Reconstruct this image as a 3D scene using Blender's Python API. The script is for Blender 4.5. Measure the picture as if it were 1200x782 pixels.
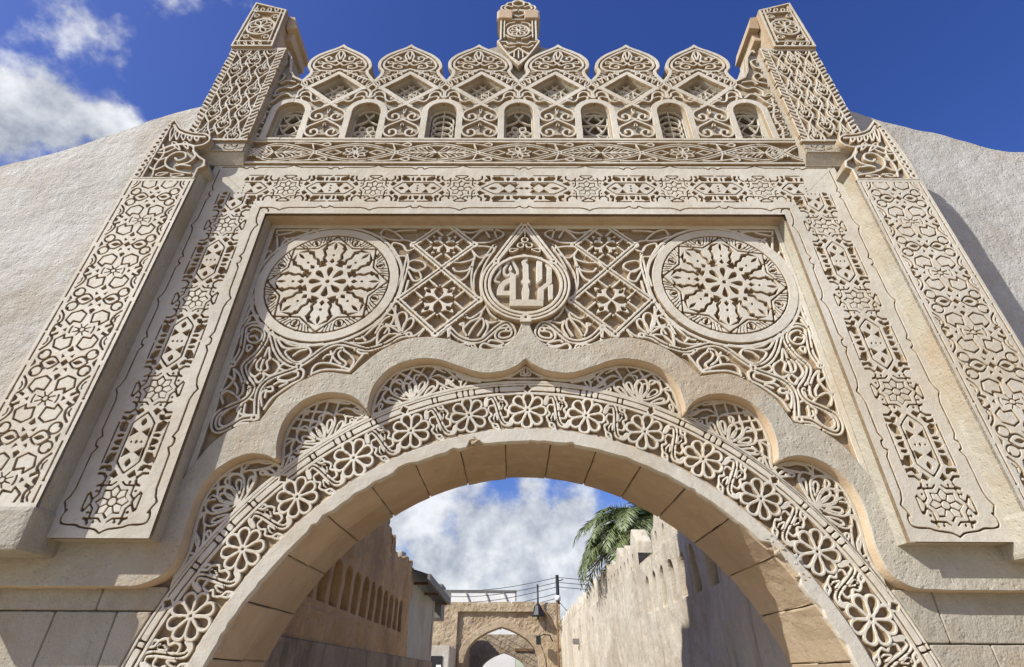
import bpy, bmesh, math, random
import numpy as np
from mathutils import Vector, Matrix
random.seed(7); rng = np.random.default_rng(7)
PI = math.pi
for o in list(bpy.data.objects): bpy.data.objects.remove(o)
scene = bpy.context.scene
COL = scene.collection

# ------------------------------------------------------------------ camera
def make_camera():
    th, roll, yaw = math.radians(32.87), math.radians(.3), math.radians(-.25)
    fw = Vector((math.sin(yaw)*math.cos(th), math.cos(yaw)*math.cos(th), math.sin(th)))
    rt = Vector((math.cos(yaw), -math.sin(yaw), 0)); up = rt.cross(fw)
    r2 = math.cos(roll)*rt + math.sin(roll)*up
    u2 = -math.sin(roll)*rt + math.cos(roll)*up
    cd = bpy.data.cameras.new('camera'); co = bpy.data.objects.new('camera', cd); COL.objects.link(co)
    cd.sensor_width = 36; cd.lens = 18.62; cd.clip_end = 2000; cd.clip_start = .05
    m = Matrix((r2, u2, -fw)).transposed().to_4x4(); m.translation = (-.108, -4.0, 1.6)
    co.matrix_world = m; scene.camera = co
make_camera()

# ------------------------------------------------------------------ sky, sun, exposure
SUN = Vector((-1.58, -1.0, 1.46)).normalized()        # towards the sun
SUN_EL = math.asin(SUN.z); SUN_ROT = math.atan2(SUN.x, SUN.y)
scene.view_settings.view_transform = 'Standard'; scene.view_settings.look = 'None'
scene.view_settings.exposure = 0.55; scene.view_settings.gamma = 1; scene.view_settings.use_curve_mapping = False
scene.cycles.use_denoising = True; scene.cycles.max_bounces = 6; scene.cycles.diffuse_bounces = 3; scene.cycles.glossy_bounces = 2

def make_world():
    w = bpy.data.worlds.new('World'); scene.world = w; w.use_nodes = True
    n = w.node_tree.nodes; l = w.node_tree.links; n.clear()
    def N(t, **k):
        a = n.new(t)
        for q, v in k.items(): setattr(a, q, v)
        return a
    sky = N('ShaderNodeTexSky', sky_type='NISHITA'); sky.sun_disc = False
    sky.sun_elevation = SUN_EL; sky.sun_rotation = SUN_ROT; sky.air_density = 1.0; sky.dust_density = .9; sky.ozone_density = 3.2
    hs = N('ShaderNodeHueSaturation'); hs.inputs['Hue'].default_value = .524; hs.inputs['Saturation'].default_value = 1.26; hs.inputs['Value'].default_value = 1.2
    l.new(sky.outputs[0], hs.inputs['Color'])
    tc = N('ShaderNodeTexCoord'); sep = N('ShaderNodeSeparateXYZ'); l.new(tc.outputs['Generated'], sep.inputs[0])
    def M(op, a, b=None, c=None):
        m = N('ShaderNodeMath', operation=op)
        for i, v in enumerate((a, b, c)):
            if v is None: continue
            if isinstance(v, (int, float)): m.inputs[i].default_value = v
            else: l.new(v, m.inputs[i])
        return m.outputs[0]
    # cloud banks: direction-space masses broken up by fractal noise
    warp = N('ShaderNodeTexNoise'); warp.inputs['Scale'].default_value = 5.0; warp.inputs['Detail'].default_value = 9; warp.inputs['Roughness'].default_value = .58
    l.new(tc.outputs['Generated'], warp.inputs['Vector'])
    big = N('ShaderNodeTexNoise'); big.inputs['Scale'].default_value = 2.1; big.inputs['Detail'].default_value = 4
    mp = N('ShaderNodeMapping'); mp.inputs['Location'].default_value = (3.1, 1.7, .4); l.new(tc.outputs['Generated'], mp.inputs[0]); l.new(mp.outputs[0], big.inputs['Vector'])
    fine = N('ShaderNodeTexNoise'); fine.inputs['Scale'].default_value = 17; fine.inputs['Detail'].default_value = 8; fine.inputs['Roughness'].default_value = .6
    l.new(tc.outputs['Generated'], fine.inputs['Vector'])
    banks = None
    for d, r, a in CLOUDS:
        v = N('ShaderNodeVectorMath', operation='DISTANCE'); l.new(tc.outputs['Generated'], v.inputs[0]); v.inputs[1].default_value = Vector(d).normalized()
        g = M('MULTIPLY', M('MAXIMUM', M('SUBTRACT', 1.0, M('DIVIDE', v.outputs['Value'], r)), 0.0), a)
        banks = g if banks is None else M('MAXIMUM', banks, g)
    s = M('ADD', banks, M('MULTIPLY', M('SUBTRACT', warp.outputs[0], .5), 1.5))
    s = M('ADD', s, M('MULTIPLY', M('SUBTRACT', fine.outputs[0], .5), .45))
    s = M('ADD', s, M('MULTIPLY', M('SUBTRACT', big.outputs[0], .62), .9))
    mr = N('ShaderNodeMapRange', interpolation_type='SMOOTHSTEP'); l.new(s, mr.inputs['Value'])
    mr.inputs['From Min'].default_value = .22; mr.inputs['From Max'].default_value = .52
    # shading inside the clouds: thick middles go grey
    sh = N('ShaderNodeMapRange'); l.new(M('ADD', M('MULTIPLY', warp.outputs[0], .5), M('MULTIPLY', fine.outputs[0], .5)), sh.inputs['Value'])
    sh.inputs['From Min'].default_value = .40; sh.inputs['From Max'].default_value = .60
    mixc = N('ShaderNodeMix', data_type='RGBA'); l.new(sh.outputs[0], mixc.inputs['Factor'])
    mixc.inputs['A'].default_value = (2.9, 3.2, 3.75, 1); mixc.inputs['B'].default_value = (7.2, 7.35, 7.5, 1)
    mix = N('ShaderNodeMix', data_type='RGBA'); l.new(M('MULTIPLY', mr.outputs[0], .93), mix.inputs['Factor'])
    l.new(hs.outputs[0], mix.inputs['A']); l.new(mixc.outputs['Result'], mix.inputs['B'])
    bg = N('ShaderNodeBackground'); bg.inputs['Strength'].default_value = .09
    out = N('ShaderNodeOutputWorld'); l.new(mix.outputs['Result'], bg.inputs[0]); l.new(bg.outputs[0], out.inputs[0])
CLOUDS = [((-.631,.447,.634), .11, 1.0), ((-.672,.432,.60), .12, 1.05), ((-.59,.472,.652), .09, .9), ((-.57,.36,.735), .20, .42), ((-.48,.375,.79), .12, .36), ((-.75,.42,.50), .2, .8),
          ((-.16,.955,.25), .18, 1.0), ((-.06,.975,.21), .20, 1.05), ((.035,.975,.22), .16, .95), ((-.12,.975,.16), .22, 1.0), ((.05,.985,.15), .22, 1.0), ((-.24,.94,.22), .2, .9), ((.15,.975,.2), .16, .8), ((.03,.955,.29), .11, .75), ((.10,.965,.24), .13, .9), ((.3,.94,.16), .25, .6),
          ((-.5,.84,.2), .35, .7), ((.7,.7,.12), .35, .6), ((.9,-.3,.3), .4, .6), ((-.3,-.9,.3), .4, .6), ((-.9,.1,.4), .35, .6), ((.5,-.6,.6), .3, .5)]
make_world()
sd = bpy.data.lights.new('sun', 'SUN'); sd.energy = 4.6; sd.angle = math.radians(.5); sd.color = (1, .962, .89)
so = bpy.data.objects.new('sun', sd); COL.objects.link(so); so.location = (-8, -6, 12)
so.rotation_euler = SUN.to_track_quat('Z', 'Y').to_euler()

# ------------------------------------------------------------------ materials
def stone(name, c1, c2, c3, scale=1.0, bump=.25, pits=.3, rough=.88, stain=None, stain_amt=.35, streak=0.0):
    m = bpy.data.materials.new(name); m.use_nodes = True; n = m.node_tree.nodes; l = m.node_tree.links
    b = n['Principled BSDF']; b.inputs['Roughness'].default_value = rough; b.inputs['Specular IOR Level'].default_value = .25
    geo = n.new('ShaderNodeNewGeometry')
    def noise(sc, det=6, ro=.6, vec=None):
        t = n.new('ShaderNodeTexNoise'); t.inputs['Scale'].default_value = sc; t.inputs['Detail'].default_value = det; t.inputs['Roughness'].default_value = ro
        l.new(vec or geo.outputs['Position'], t.inputs['Vector']); return t.outputs[0]
    def ramp(f, a, bb):
        r = n.new('ShaderNodeMapRange'); r.interpolation_type = 'SMOOTHSTEP'; l.new(f, r.inputs['Value']); r.inputs['From Min'].default_value = a; r.inputs['From Max'].default_value = bb; return r.outputs[0]
    def mix(f, a, bb):
        x = n.new('ShaderNodeMix'); x.data_type = 'RGBA'
        if isinstance(f, float): x.inputs['Factor'].default_value = f
        else: l.new(f, x.inputs['Factor'])
        for s, v in (('A', a), ('B', bb)):
            if isinstance(v, tuple): x.inputs[s].default_value = (*v, 1)
            else: l.new(v, x.inputs[s])
        return x.outputs['Result']
    def mul(a, k):
        x = n.new('ShaderNodeMath'); x.operation = 'MULTIPLY'; l.new(a, x.inputs[0]); x.inputs[1].default_value = k; return x.outputs[0]
    col = mix(ramp(noise(1.3*scale), .35, .65), c1, c2)
    col = mix(mul(ramp(noise(9*scale, 5, .7), .45, .75), .6), col, c3)
    if stain:
        col = mix(mul(ramp(noise(.75*scale, 5, .68), .45, .64), stain_amt), col, stain)
        if streak:
            mp = n.new('ShaderNodeMapping'); mp.inputs['Scale'].default_value = (5*scale, 5*scale, .45*scale); l.new(geo.outputs['Position'], mp.inputs[0])
            col = mix(mul(ramp(noise(1.0, 5, .7, mp.outputs[0]), .50, .72), streak), col, stain)
    # grey-brown weathering freckles and a slight tone change from block to block
    col = mix(mul(ramp(noise(6.5*scale, 5, .75), .56, .70), .38), col, tuple(v*.62 for v in c2))
    col = mix(mul(ramp(noise(2.6*scale, 4, .6), .55, .72), .30), col, tuple(min(1, v*1.13) for v in c3))
    oi = n.new('ShaderNodeObjectInfo'); mrr = n.new('ShaderNodeMapRange'); l.new(oi.outputs['Random'], mrr.inputs['Value']); mrr.inputs['To Min'].default_value = .90; mrr.inputs['To Max'].default_value = 1.07
    hv = n.new('ShaderNodeHueSaturation'); l.new(mrr.outputs[0], hv.inputs['Value']); l.new(col, hv.inputs['Color']); col = hv.outputs[0]
    l.new(col, b.inputs['Base Color'])
    h = n.new('ShaderNodeMath'); h.operation = 'ADD'; l.new(noise(28*scale, 5, .7), h.inputs[0]); l.new(mul(noise(90*scale, 2, .6), .5), h.inputs[1])
    hl = n.new('ShaderNodeMath'); hl.operation = 'ADD'; l.new(h.outputs[0], hl.inputs[0]); l.new(mul(noise(11*scale, 3, .5), 1.6), hl.inputs[1]); hh = hl.outputs[0]
    if pits:
        v = n.new('ShaderNodeTexVoronoi'); v.inputs['Scale'].default_value = 22*scale; l.new(geo.outputs['Position'], v.inputs['Vector'])
        a = n.new('ShaderNodeMath'); a.operation = 'ADD'; l.new(hh, a.inputs[0]); l.new(mul(ramp(v.outputs['Distance'], .05, .30), pits), a.inputs[1]); hh = a.outputs[0]
    bp = n.new('ShaderNodeBump'); bp.inputs['Strength'].default_value = bump; bp.inputs['Distance'].default_value = .02/scale
    l.new(hh, bp.inputs['Height']); l.new(bp.outputs[0], b.inputs['Normal'])
    return m
def plain(name, c, rough=.6, metal=0.0, var=.12, sc=8):
    m = bpy.data.materials.new(name); m.use_nodes = True; n = m.node_tree.nodes; l = m.node_tree.links
    b = n['Principled BSDF']; b.inputs['Roughness'].default_value = rough; b.inputs['Metallic'].default_value = metal
    t = n.new('ShaderNodeTexNoise'); t.inputs['Scale'].default_value = sc; t.inputs['Detail'].default_value = 6
    g = n.new('ShaderNodeNewGeometry'); l.new(g.outputs['Position'], t.inputs['Vector'])
    x = n.new('ShaderNodeMix'); x.data_type = 'RGBA'; l.new(t.outputs[0], x.inputs['Factor'])
    x.inputs['A'].default_value = (*[max(0, v*(1-var*2)) for v in c], 1); x.inputs['B'].default_value = (*[min(1, v*(1+var*2)) for v in c], 1)
    l.new(x.outputs['Result'], b.inputs['Base Color']); return m

M_CARVE = stone('carved_limestone', (.53,.503,.43), (.44,.412,.345), (.56,.537,.468), 1, .25, 0, stain=(.40,.335,.235), stain_amt=.5, streak=.2)
M_GROUND = stone('shade_darkened_recess_limestone', (.315,.24,.152), (.26,.192,.116), (.38,.30,.203), 1.4, .4, 0, stain=(.21,.145,.082), stain_amt=.4)  # tan stone of the recesses, darkened further to deepen their shade
M_PLAIN = stone('dressed_limestone', (.365,.342,.28), (.315,.292,.235), (.405,.385,.325), .9, .5, .45, stain=(.31,.235,.15), stain_amt=.65, streak=.45)
M_SOFFIT = stone('arch_and_shade_stone', (.42,.335,.235), (.365,.28,.185), (.46,.38,.275), 1, .3, .4, stain=(.33,.225,.13), stain_amt=.45)  # arch stone; also paints shade on frame underside, lobed moulding and tower caps
M_JOINT = plain('joint_mortar', (.14,.10,.065), .95)
M_PLASTER = stone('white_plaster', (.455,.45,.42), (.39,.38,.345), (.50,.50,.475), .9, .6, .5, stain=(.345,.305,.24), stain_amt=.65, streak=.45)
M_TAN = stone('tan_alley_stone', (.55,.375,.205), (.45,.295,.15), (.60,.45,.285), 1, .7, .8, stain=(.24,.15,.08), stain_amt=.5, streak=.45)
M_DADO = stone('grimy_dado_plaster', (.36,.30,.22), (.27,.215,.15), (.43,.37,.285), 1, .5, .5, stain=(.12,.10,.08), stain_amt=.7, streak=.7)
M_RUBBLE = stone('rubble_stone', (.40,.32,.215), (.33,.255,.165), (.47,.40,.295), 1.2, .9, 1.0, stain=(.22,.15,.09), stain_amt=.5)
M_WHITE = stone('white_paint_wall', (.74,.73,.70), (.68,.67,.64), (.78,.77,.75), .6, .15, .1)
M_SLOT_SHADE = stone('painted_slot_shade', (.07,.052,.035), (.05,.036,.024), (.09,.07,.05), 1, .4, .4)  # near-black colour painting the shade inside the wall slots
M_LIME = stone('streaked_limewash', (.52,.475,.39), (.45,.40,.315), (.58,.54,.46), .9, .5, .4, stain=(.27,.215,.15), stain_amt=.5, streak=.75)
M_DARK = plain('dark_metal', (.02,.02,.022), .5, .3)
M_GREY = plain('weathered_grey_sheet', (.16,.155,.14), .7, .0, .2)
M_WOOD = plain('rusty_brown', (.16,.085,.04), .8, 0, .25)
M_WIRE = plain('wire_black', (.03,.03,.032), .7)
M_SAND = stone('sandy_ground', (.47,.37,.245), (.41,.315,.20), (.52,.42,.29), .8, .5, .4)
M_FROND = plain('palm_leaf_green', (.15,.19,.075), .45, 0, .35, 3)
M_FRONDRIB = plain('palm_midrib', (.22,.22,.09), .6)
M_TRUNK = plain('palm_trunk_bark', (.13,.095,.06), .95, 0, .3)

# ------------------------------------------------------------------ object helpers
def link(name, me, mat=None, parent=None):
    o = bpy.data.objects.new(name, me); COL.objects.link(o)
    if mat and me and not me.materials: me.materials.append(mat)
    if parent: o.parent = parent
    return o
def empty(name, loc=(0,0,0)):
    o = bpy.data.objects.new(name, None); COL.objects.link(o); o.location = loc; o.empty_display_size = .2; return o
def tag(o, label=None, cat=None, group=None, kind=None):
    for k, v in (('label', label), ('category', cat), ('group', group), ('kind', kind)):
        if v: o[k] = v
    return o
def inst(src, name, parent, loc=(0,0,0), rot=(0,0,0), scale=(1,1,1)):
    o = bpy.data.objects.new(name, src.data); COL.objects.link(o); o.parent = parent
    o.location = loc; o.rotation_euler = rot; o.scale = scale; return o
def copy_tree(src, parent, loc=None, scale=None):
    o = src.copy(); COL.objects.link(o); o.parent = parent
    if loc is not None: o.location = loc
    if scale is not None: o.scale = scale
    for ch in list(src.children): copy_tree(ch, o)
    return o
def mesh_from_bm(name, bm, smooth=False):
    me = bpy.data.meshes.new(name); bm.normal_update(); bm.to_mesh(me); bm.free()
    if smooth:
        for q in me.polygons: q.use_smooth = True
    return me
def box(name, x0, x1, y0, y1, z0, z1, mat, parent=None, bev=.012, jit=0.0):
    bm = bmesh.new()
    v = [bm.verts.new((x, y, z)) for x in (x0, x1) for y in (y0, y1) for z in (z0, z1)]
    for f in ((0,1,3,2),(4,6,7,5),(0,4,5,1),(2,3,7,6),(0,2,6,4),(1,5,7,3)): bm.faces.new([v[i] for i in f])
    bmesh.ops.recalc_face_normals(bm, faces=bm.faces)
    if jit:
        for q in bm.verts: q.co += Vector((random.uniform(-jit,jit), random.uniform(-jit,jit), random.uniform(-jit,jit)))
    if bev: bmesh.ops.bevel(bm, geom=bm.edges[:], offset=bev, segments=2, affect='EDGES', profile=.6)
    return link(name, mesh_from_bm(name, bm), mat, parent)
def prism(name, pts, y0, y1, mat, parent=None, bev=0.0, axis='y'):
    """outline (x,z) extruded from y0 (front) to y1; axis 'x': outline is (y,z) extruded along x."""
    bm = bmesh.new()
    T = (lambda p, d: (p[0], d, p[1])) if axis == 'y' else (lambda p, d: (d, p[0], p[1]))
    a = [bm.verts.new(T(p, y0)) for p in pts]; b = [bm.verts.new(T(p, y1)) for p in pts]
    fa = bm.faces.new(a); fb = bm.faces.new(b[::-1]); n = len(pts)
    for i in range(n): bm.faces.new((a[i], b[i], b[(i+1)%n], a[(i+1)%n]))
    bmesh.ops.recalc_face_normals(bm, faces=bm.faces)
    if bev:
        es = [e for e in fa.edges]; bmesh.ops.bevel(bm, geom=es, offset=bev, segments=2, affect='EDGES', profile=.6)
    bmesh.ops.triangulate(bm, faces=[f for f in bm.faces if len(f.verts) > 4])
    return link(name, mesh_from_bm(name, bm), mat, parent)
def tube(bm, pts, r, seg=6):
    pts = [Vector(p) for p in pts]; rings = []
    for i, p in enumerate(pts):
        d = (pts[min(i+1, len(pts)-1)] - pts[max(i-1, 0)]).normalized()
        s = d.cross(Vector((0,0,1)) if abs(d.z) < .9 else Vector((1,0,0))).normalized(); t = d.cross(s)
        rr = r[i] if isinstance(r, (list, tuple)) else r
        rings.append([bm.verts.new(p + rr*(math.cos(2*PI*k/seg)*s + math.sin(2*PI*k/seg)*t)) for k in range(seg)])
    for a, b in zip(rings, rings[1:]):
        for k in range(seg): bm.faces.new((a[k], a[(k+1)%seg], b[(k+1)%seg], b[k]))
    bm.faces.new(rings[0][::-1]); bm.faces.new(rings[-1])
def tube_obj(name, pts, r, mat, parent=None, seg=6):
    bm = bmesh.new(); tube(bm, pts, r, seg); bmesh.ops.recalc_face_normals(bm, faces=bm.faces)
    return link(name, mesh_from_bm(name, bm, True), mat, parent)

# ------------------------------------------------------------------ 2-D curves
def arc(cx, cy, r, a0, a1, n=16, ry=None):
    return [(cx + r*math.cos(a0+(a1-a0)*i/n), cy + (ry or r)*math.sin(a0+(a1-a0)*i/n)) for i in range(n+1)]
def spline(P, n=6):
    P = [np.array(p, float) for p in P]
    if len(P) < 3: return [tuple(p) for p in P]
    closed = np.linalg.norm(P[0]-P[-1]) < 1e-6
    Q = ([P[-2]] + P + [P[1]]) if closed else ([2*P[0]-P[1]] + P + [2*P[-1]-P[-2]])
    out = []
    for i in range(1, len(Q)-2):
        a, b, c, d = Q[i-1:i+3]
        for k in range(n):
            t = k/n; out.append(tuple(.5*((2*b)+(c-a)*t+(2*a-5*b+4*c-d)*t*t+(3*b-a-3*c+d)*t**3)))
    out.append(tuple(P[-1])); return out
def tear(bx, by, tx, ty, w, n=14):
    """closed teardrop outline: pointed at (bx,by), round at (tx,ty), greatest half-width w."""
    d = np.array((tx-bx, ty-by)); L = np.hypot(*d); u = d/L; v = np.array((-u[1], u[0])); out = []
    for i in range(n+1):
        t = 2*PI*i/n; s = (1-math.cos(t))/2
        out.append(tuple(np.array((bx, by)) + u*L*s + v*w*math.sin(t)*(.25+.9*s)))
    return out
def vesica(bx, by, tx, ty, w, n=7):
    d = np.array((tx-bx, ty-by)); L = np.hypot(*d); u = d/L; v = np.array((-u[1], u[0]))
    a = [tuple(np.array((bx,by)) + u*L*i/n + v*w*math.sin(PI*i/n)) for i in range(n)]
    return a + [tuple(np.array((bx,by)) + u*L*(1-i/n) - v*w*math.sin(PI*i/n)) for i in range(n)]
def spiral(cx, cy, r0, r1, a0, turns, n=22):
    return [(cx + (r0+(r1-r0)*i/n)*math.cos(a0+2*PI*turns*i/n), cy + (r0+(r1-r0)*i/n)*math.sin(a0+2*PI*turns*i/n)) for i in range(n+1)]
def mirror(P): return [(-x, y) for x, y in P]

# ------------------------------------------------------------------ carving: a signed field turned into raised relief
class Carve:
    def __init__(s, x0, x1, y0, y1, res=.008):
        s.nx = max(2, int(round((x1-x0)/res))+1); s.ny = max(2, int(round((y1-y0)/res))+1)
        s.xs = np.linspace(x0, x1, s.nx); s.ys = np.linspace(y0, y1, s.ny)
        s.dx = s.xs[1]-s.xs[0]; s.dy = s.ys[1]-s.ys[0]; s.res = res
        s.f = np.full((s.nx, s.ny), -.05)
    def _win(s, xa, xb, ya, yb):
        i0 = max(0, int((xa-s.xs[0])/s.dx)-1); i1 = min(s.nx, int((xb-s.xs[0])/s.dx)+3)
        j0 = max(0, int((ya-s.ys[0])/s.dy)-1); j1 = min(s.ny, int((yb-s.ys[0])/s.dy)+3)
        if i1 <= i0 or j1 <= j0: return None
        return slice(i0, i1), slice(j0, j1), s.xs[i0:i1, None], s.ys[None, j0:j1]
    def stroke(s, P, w, cut=False):
        pad = w/2 + 3*s.res
        for (ax, ay), (bx, by) in zip(P, P[1:]):
            W = s._win(min(ax,bx)-pad, max(ax,bx)+pad, min(ay,by)-pad, max(ay,by)+pad)
            if W is None: continue
            I, J, X, Y = W; dx, dy = bx-ax, by-ay; L = dx*dx+dy*dy+1e-12
            t = np.clip(((X-ax)*dx+(Y-ay)*dy)/L, 0, 1); d = np.hypot(X-ax-t*dx, Y-ay-t*dy)
            s.f[I, J] = np.minimum(s.f[I, J], d-w/2) if cut else np.maximum(s.f[I, J], w/2-d)
        return s
    def _poly(s, P, pad):
        P = list(P)
        if math.dist(P[0], P[-1]) < 1e-9: P = P[:-1]
        xs = [p[0] for p in P]; ys = [p[1] for p in P]
        W = s._win(min(xs)-pad, max(xs)+pad, min(ys)-pad, max(ys)+pad)
        if W is None: return None
        I, J, X, Y = W; ins = np.zeros((X.shape[0], Y.shape[1]), bool); D = np.full(ins.shape, 1e9)
        for (ax, ay), (bx, by) in zip(P, P[1:]+P[:1]):
            dx, dy = bx-ax, by-ay; L = dx*dx+dy*dy+1e-12
            t = np.clip(((X-ax)*dx+(Y-ay)*dy)/L, 0, 1); D = np.minimum(D, np.hypot(X-ax-t*dx, Y-ay-t*dy))
            c = ((ay > Y) != (by > Y)); ins ^= c & (X < (bx-ax)*(Y-ay)/((by-ay) or 1e-12)+ax)
        return I, J, np.where(ins, D, -D)
    def fill(s, P):
        r = s._poly(P, .03)
        if r: s.f[r[0], r[1]] = np.maximum(s.f[r[0], r[1]], r[2])
        return s
    def hole(s, P):
        r = s._poly(P, .03)
        if r: s.f[r[0], r[1]] = np.minimum(s.f[r[0], r[1]], -r[2])
        return s
    def clip(s, P):
        r = s._poly(P, 99.); s.f = np.minimum(s.f, r[2]); return s
    def disc(s, cx, cy, r, cut=False):
        W = s._win(cx-r-.03, cx+r+.03, cy-r-.03, cy+r+.03)
        if W is None: return s
        I, J, X, Y = W; d = r-np.hypot(X-cx, Y-cy)
        s.f[I, J] = np.minimum(s.f[I, J], -d) if cut else np.maximum(s.f[I, J], d); return s
    def ring(s, cx, cy, r, w, cut=False): return s.stroke(arc(cx, cy, r, 0, 2*PI, 40), w, cut)
    def stem(s, P, w, g): return s.stroke(P, w), s.stroke(P, g, True)
    def rough(s, amp):
        k = 5; g = rng.normal(0, 1, (s.nx//k+3, s.ny//k+3))
        u = np.linspace(0, g.shape[0]-1.001, s.nx); v = np.linspace(0, g.shape[1]-1.001, s.ny)
        iu = u.astype(int); fu = (u-iu)[:, None]; iv = v.astype(int); fv = (v-iv)[None]
        n = (g[np.ix_(iu,iv)]*(1-fu)*(1-fv)+g[np.ix_(iu+1,iv)]*fu*(1-fv)+g[np.ix_(iu,iv+1)]*(1-fu)*fv+g[np.ix_(iu+1,iv+1)]*fu*fv)
        s.f = s.f + amp*n; return s
    def mesh(s, name, h, bev=.004, draft=.12, fn=None, rough=.0013, run=24):
        """raised relief of height h, worn edge of width bev, walls widening by draft*h; base sunk 4 mm into its bed."""
        if rough: s.rough(rough)
        f = s.f - bev; f = np.where(np.abs(f) < 1e-6, 1e-6, f)
        ins = f > 0; gx, gy = np.gradient(s.f, s.dx, s.dy)
        V = []; F = []; SM = []; MI = []; vid = {}
        fn = fn or (lambda x, y, d: (x, -d, y)); xs, ys = s.xs, s.ys
        def grid(i, j):
            k = (i, j)
            if k not in vid: vid[k] = len(V); V.append(fn(xs[i], ys[j], h))
            return vid[k]
        cross = {}
        def cr(i0, j0, i1, j1):
            k = (i0, j0, i1, j1) if (i0, j0) < (i1, j1) else (i1, j1, i0, j0)
            if k not in cross:
                a, b = f[k[0], k[1]], f[k[2], k[3]]; t = a/(a-b)
                x = xs[k[0]]+(xs[k[2]]-xs[k[0]])*t; y = ys[k[1]]+(ys[k[3]]-ys[k[1]])*t
                nx = -(gx[k[0],k[1]]*(1-t)+gx[k[2],k[3]]*t); ny = -(gy[k[0],k[1]]*(1-t)+gy[k[2],k[3]]*t); L = math.hypot(nx, ny) or 1; nx /= L; ny /= L
                o = bev+draft*h; b0 = len(V)
                V.append(fn(x, y, h)); V.append(fn(x, y, h)); V.append(fn(x+nx*bev, y+ny*bev, h-bev)); V.append(fn(x+nx*o, y+ny*o, -.004))
                cross[k] = b0
            return cross[k]
        full = ins[:-1,:-1] & ins[1:,:-1] & ins[:-1,1:] & ins[1:,1:]
        any_ = ins[:-1,:-1] | ins[1:,:-1] | ins[:-1,1:] | ins[1:,1:]
        # full cells merged into runs along x (split every 24 cells)
        for j in range(s.ny-1):
            row = np.flatnonzero(full[:, j])
            if not len(row): continue
            for seg in np.split(row, np.flatnonzero(np.diff(row) > 1)+1):
                a = seg[0]; e = seg[-1]+1
                while a < e:
                    b = min(e, a+run); F.append((grid(a,j), grid(b,j), grid(b,j+1), grid(a,j+1))); SM.append(False); a = b
        part = any_ & ~full
        for i, j in zip(*np.nonzero(part)):
            c = ((i,j), (i+1,j), (i+1,j+1), (i,j+1)); st = [bool(ins[q]) for q in c]; k = st[0]+2*st[1]+4*st[2]+8*st[3]
            loops = []
            if k in (5, 10):
                for q in range(4):
                    if st[q]: loops.append([('g', q), ('e', q, (q+1)%4), ('e', (q+3)%4, q)])
            else:
                lp = []
                for q in range(4):
                    if st[q]: lp.append(('g', q))
                    if st[q] != st[(q+1)%4]: lp.append(('e', q, (q+1)%4))
                loops = [lp]
            for lp in loops:
                idx = []
                for it in lp:
                    idx.append(grid(*c[it[1]]) if it[0] == 'g' else cr(*c[it[1]], *c[it[2]]))
                F.append(tuple(idx)); SM.append(False)
                es = [q for q, it in enumerate(lp) if it[0] == 'e']
                n = len(lp)
                for q in es:
                    if lp[(q+1)%n][0] == 'e':       # open side of the cell: a wall goes down here
                        a, b = idx[q], idx[(q+1)%n]
                        F.append((b+1, a+1, a+2, b+2)); SM.append(True); F.append((b+2, a+2, a+3, b+3)); SM.append(True); MI.append(len(F)-1)
        me = bpy.data.meshes.new(name); me.from_pydata(V, [], F); me.polygons.foreach_set('use_smooth', SM)
        s.sides = MI; me.update()
        return me
    def obj(s, name, h, mat, parent=None, loc=(0,0,0), side=None, **k):
        me = s.mesh(name, h, **k); o = link(name, me, mat, parent); o.location = loc
        if side:                                    # cut sides take a browner stone that also stands in for shade
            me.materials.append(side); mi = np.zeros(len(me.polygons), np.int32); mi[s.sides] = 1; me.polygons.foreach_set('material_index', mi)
        return o
def rect(x0, x1, z0, z1): return [(x0,z0),(x1,z0),(x1,z1),(x0,z1)]
# ================================================================== SETTING
def ground():
    bm = bmesh.new(); bmesh.ops.create_grid(bm, x_segments=60, y_segments=60, size=400)
    for v in bm.verts: v.co.z = -.02*random.random() if abs(v.co.x) > 20 else 0
    tag(link('ground', mesh_from_bm('ground', bm), M_SAND), kind='structure')
ground()

# ================================================================== THE CARVED GATE
GATE = tag(empty('carved_gate'), 'tall cream limestone gate carved with rosettes, medallions and a lobed arch', 'gate')
CZ = .93; CX = .015            # centre of the arch
R_IN, R_STRIP, R_M0, R_M1 = 2.335, 2.445, 2.80, 2.885
R_ROS = 2.625
YW = .30                       # bed of the arch carving
def polar(r, a): return (CX + r*math.sin(a), CZ + r*math.cos(a))

# ---- wall core with the arch opening
def wall_core():
    P = [(-4.3, 0), (-4.3, 6.46), (4.3, 6.46), (4.3, 0)]
    P += [(CX+R_STRIP+.02, 0)] + [polar(R_STRIP+.02, PI/2 - PI*i/48) for i in range(49)] + [(CX-R_STRIP-.02, 0)]
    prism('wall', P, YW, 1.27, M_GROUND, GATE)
wall_core()

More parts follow.
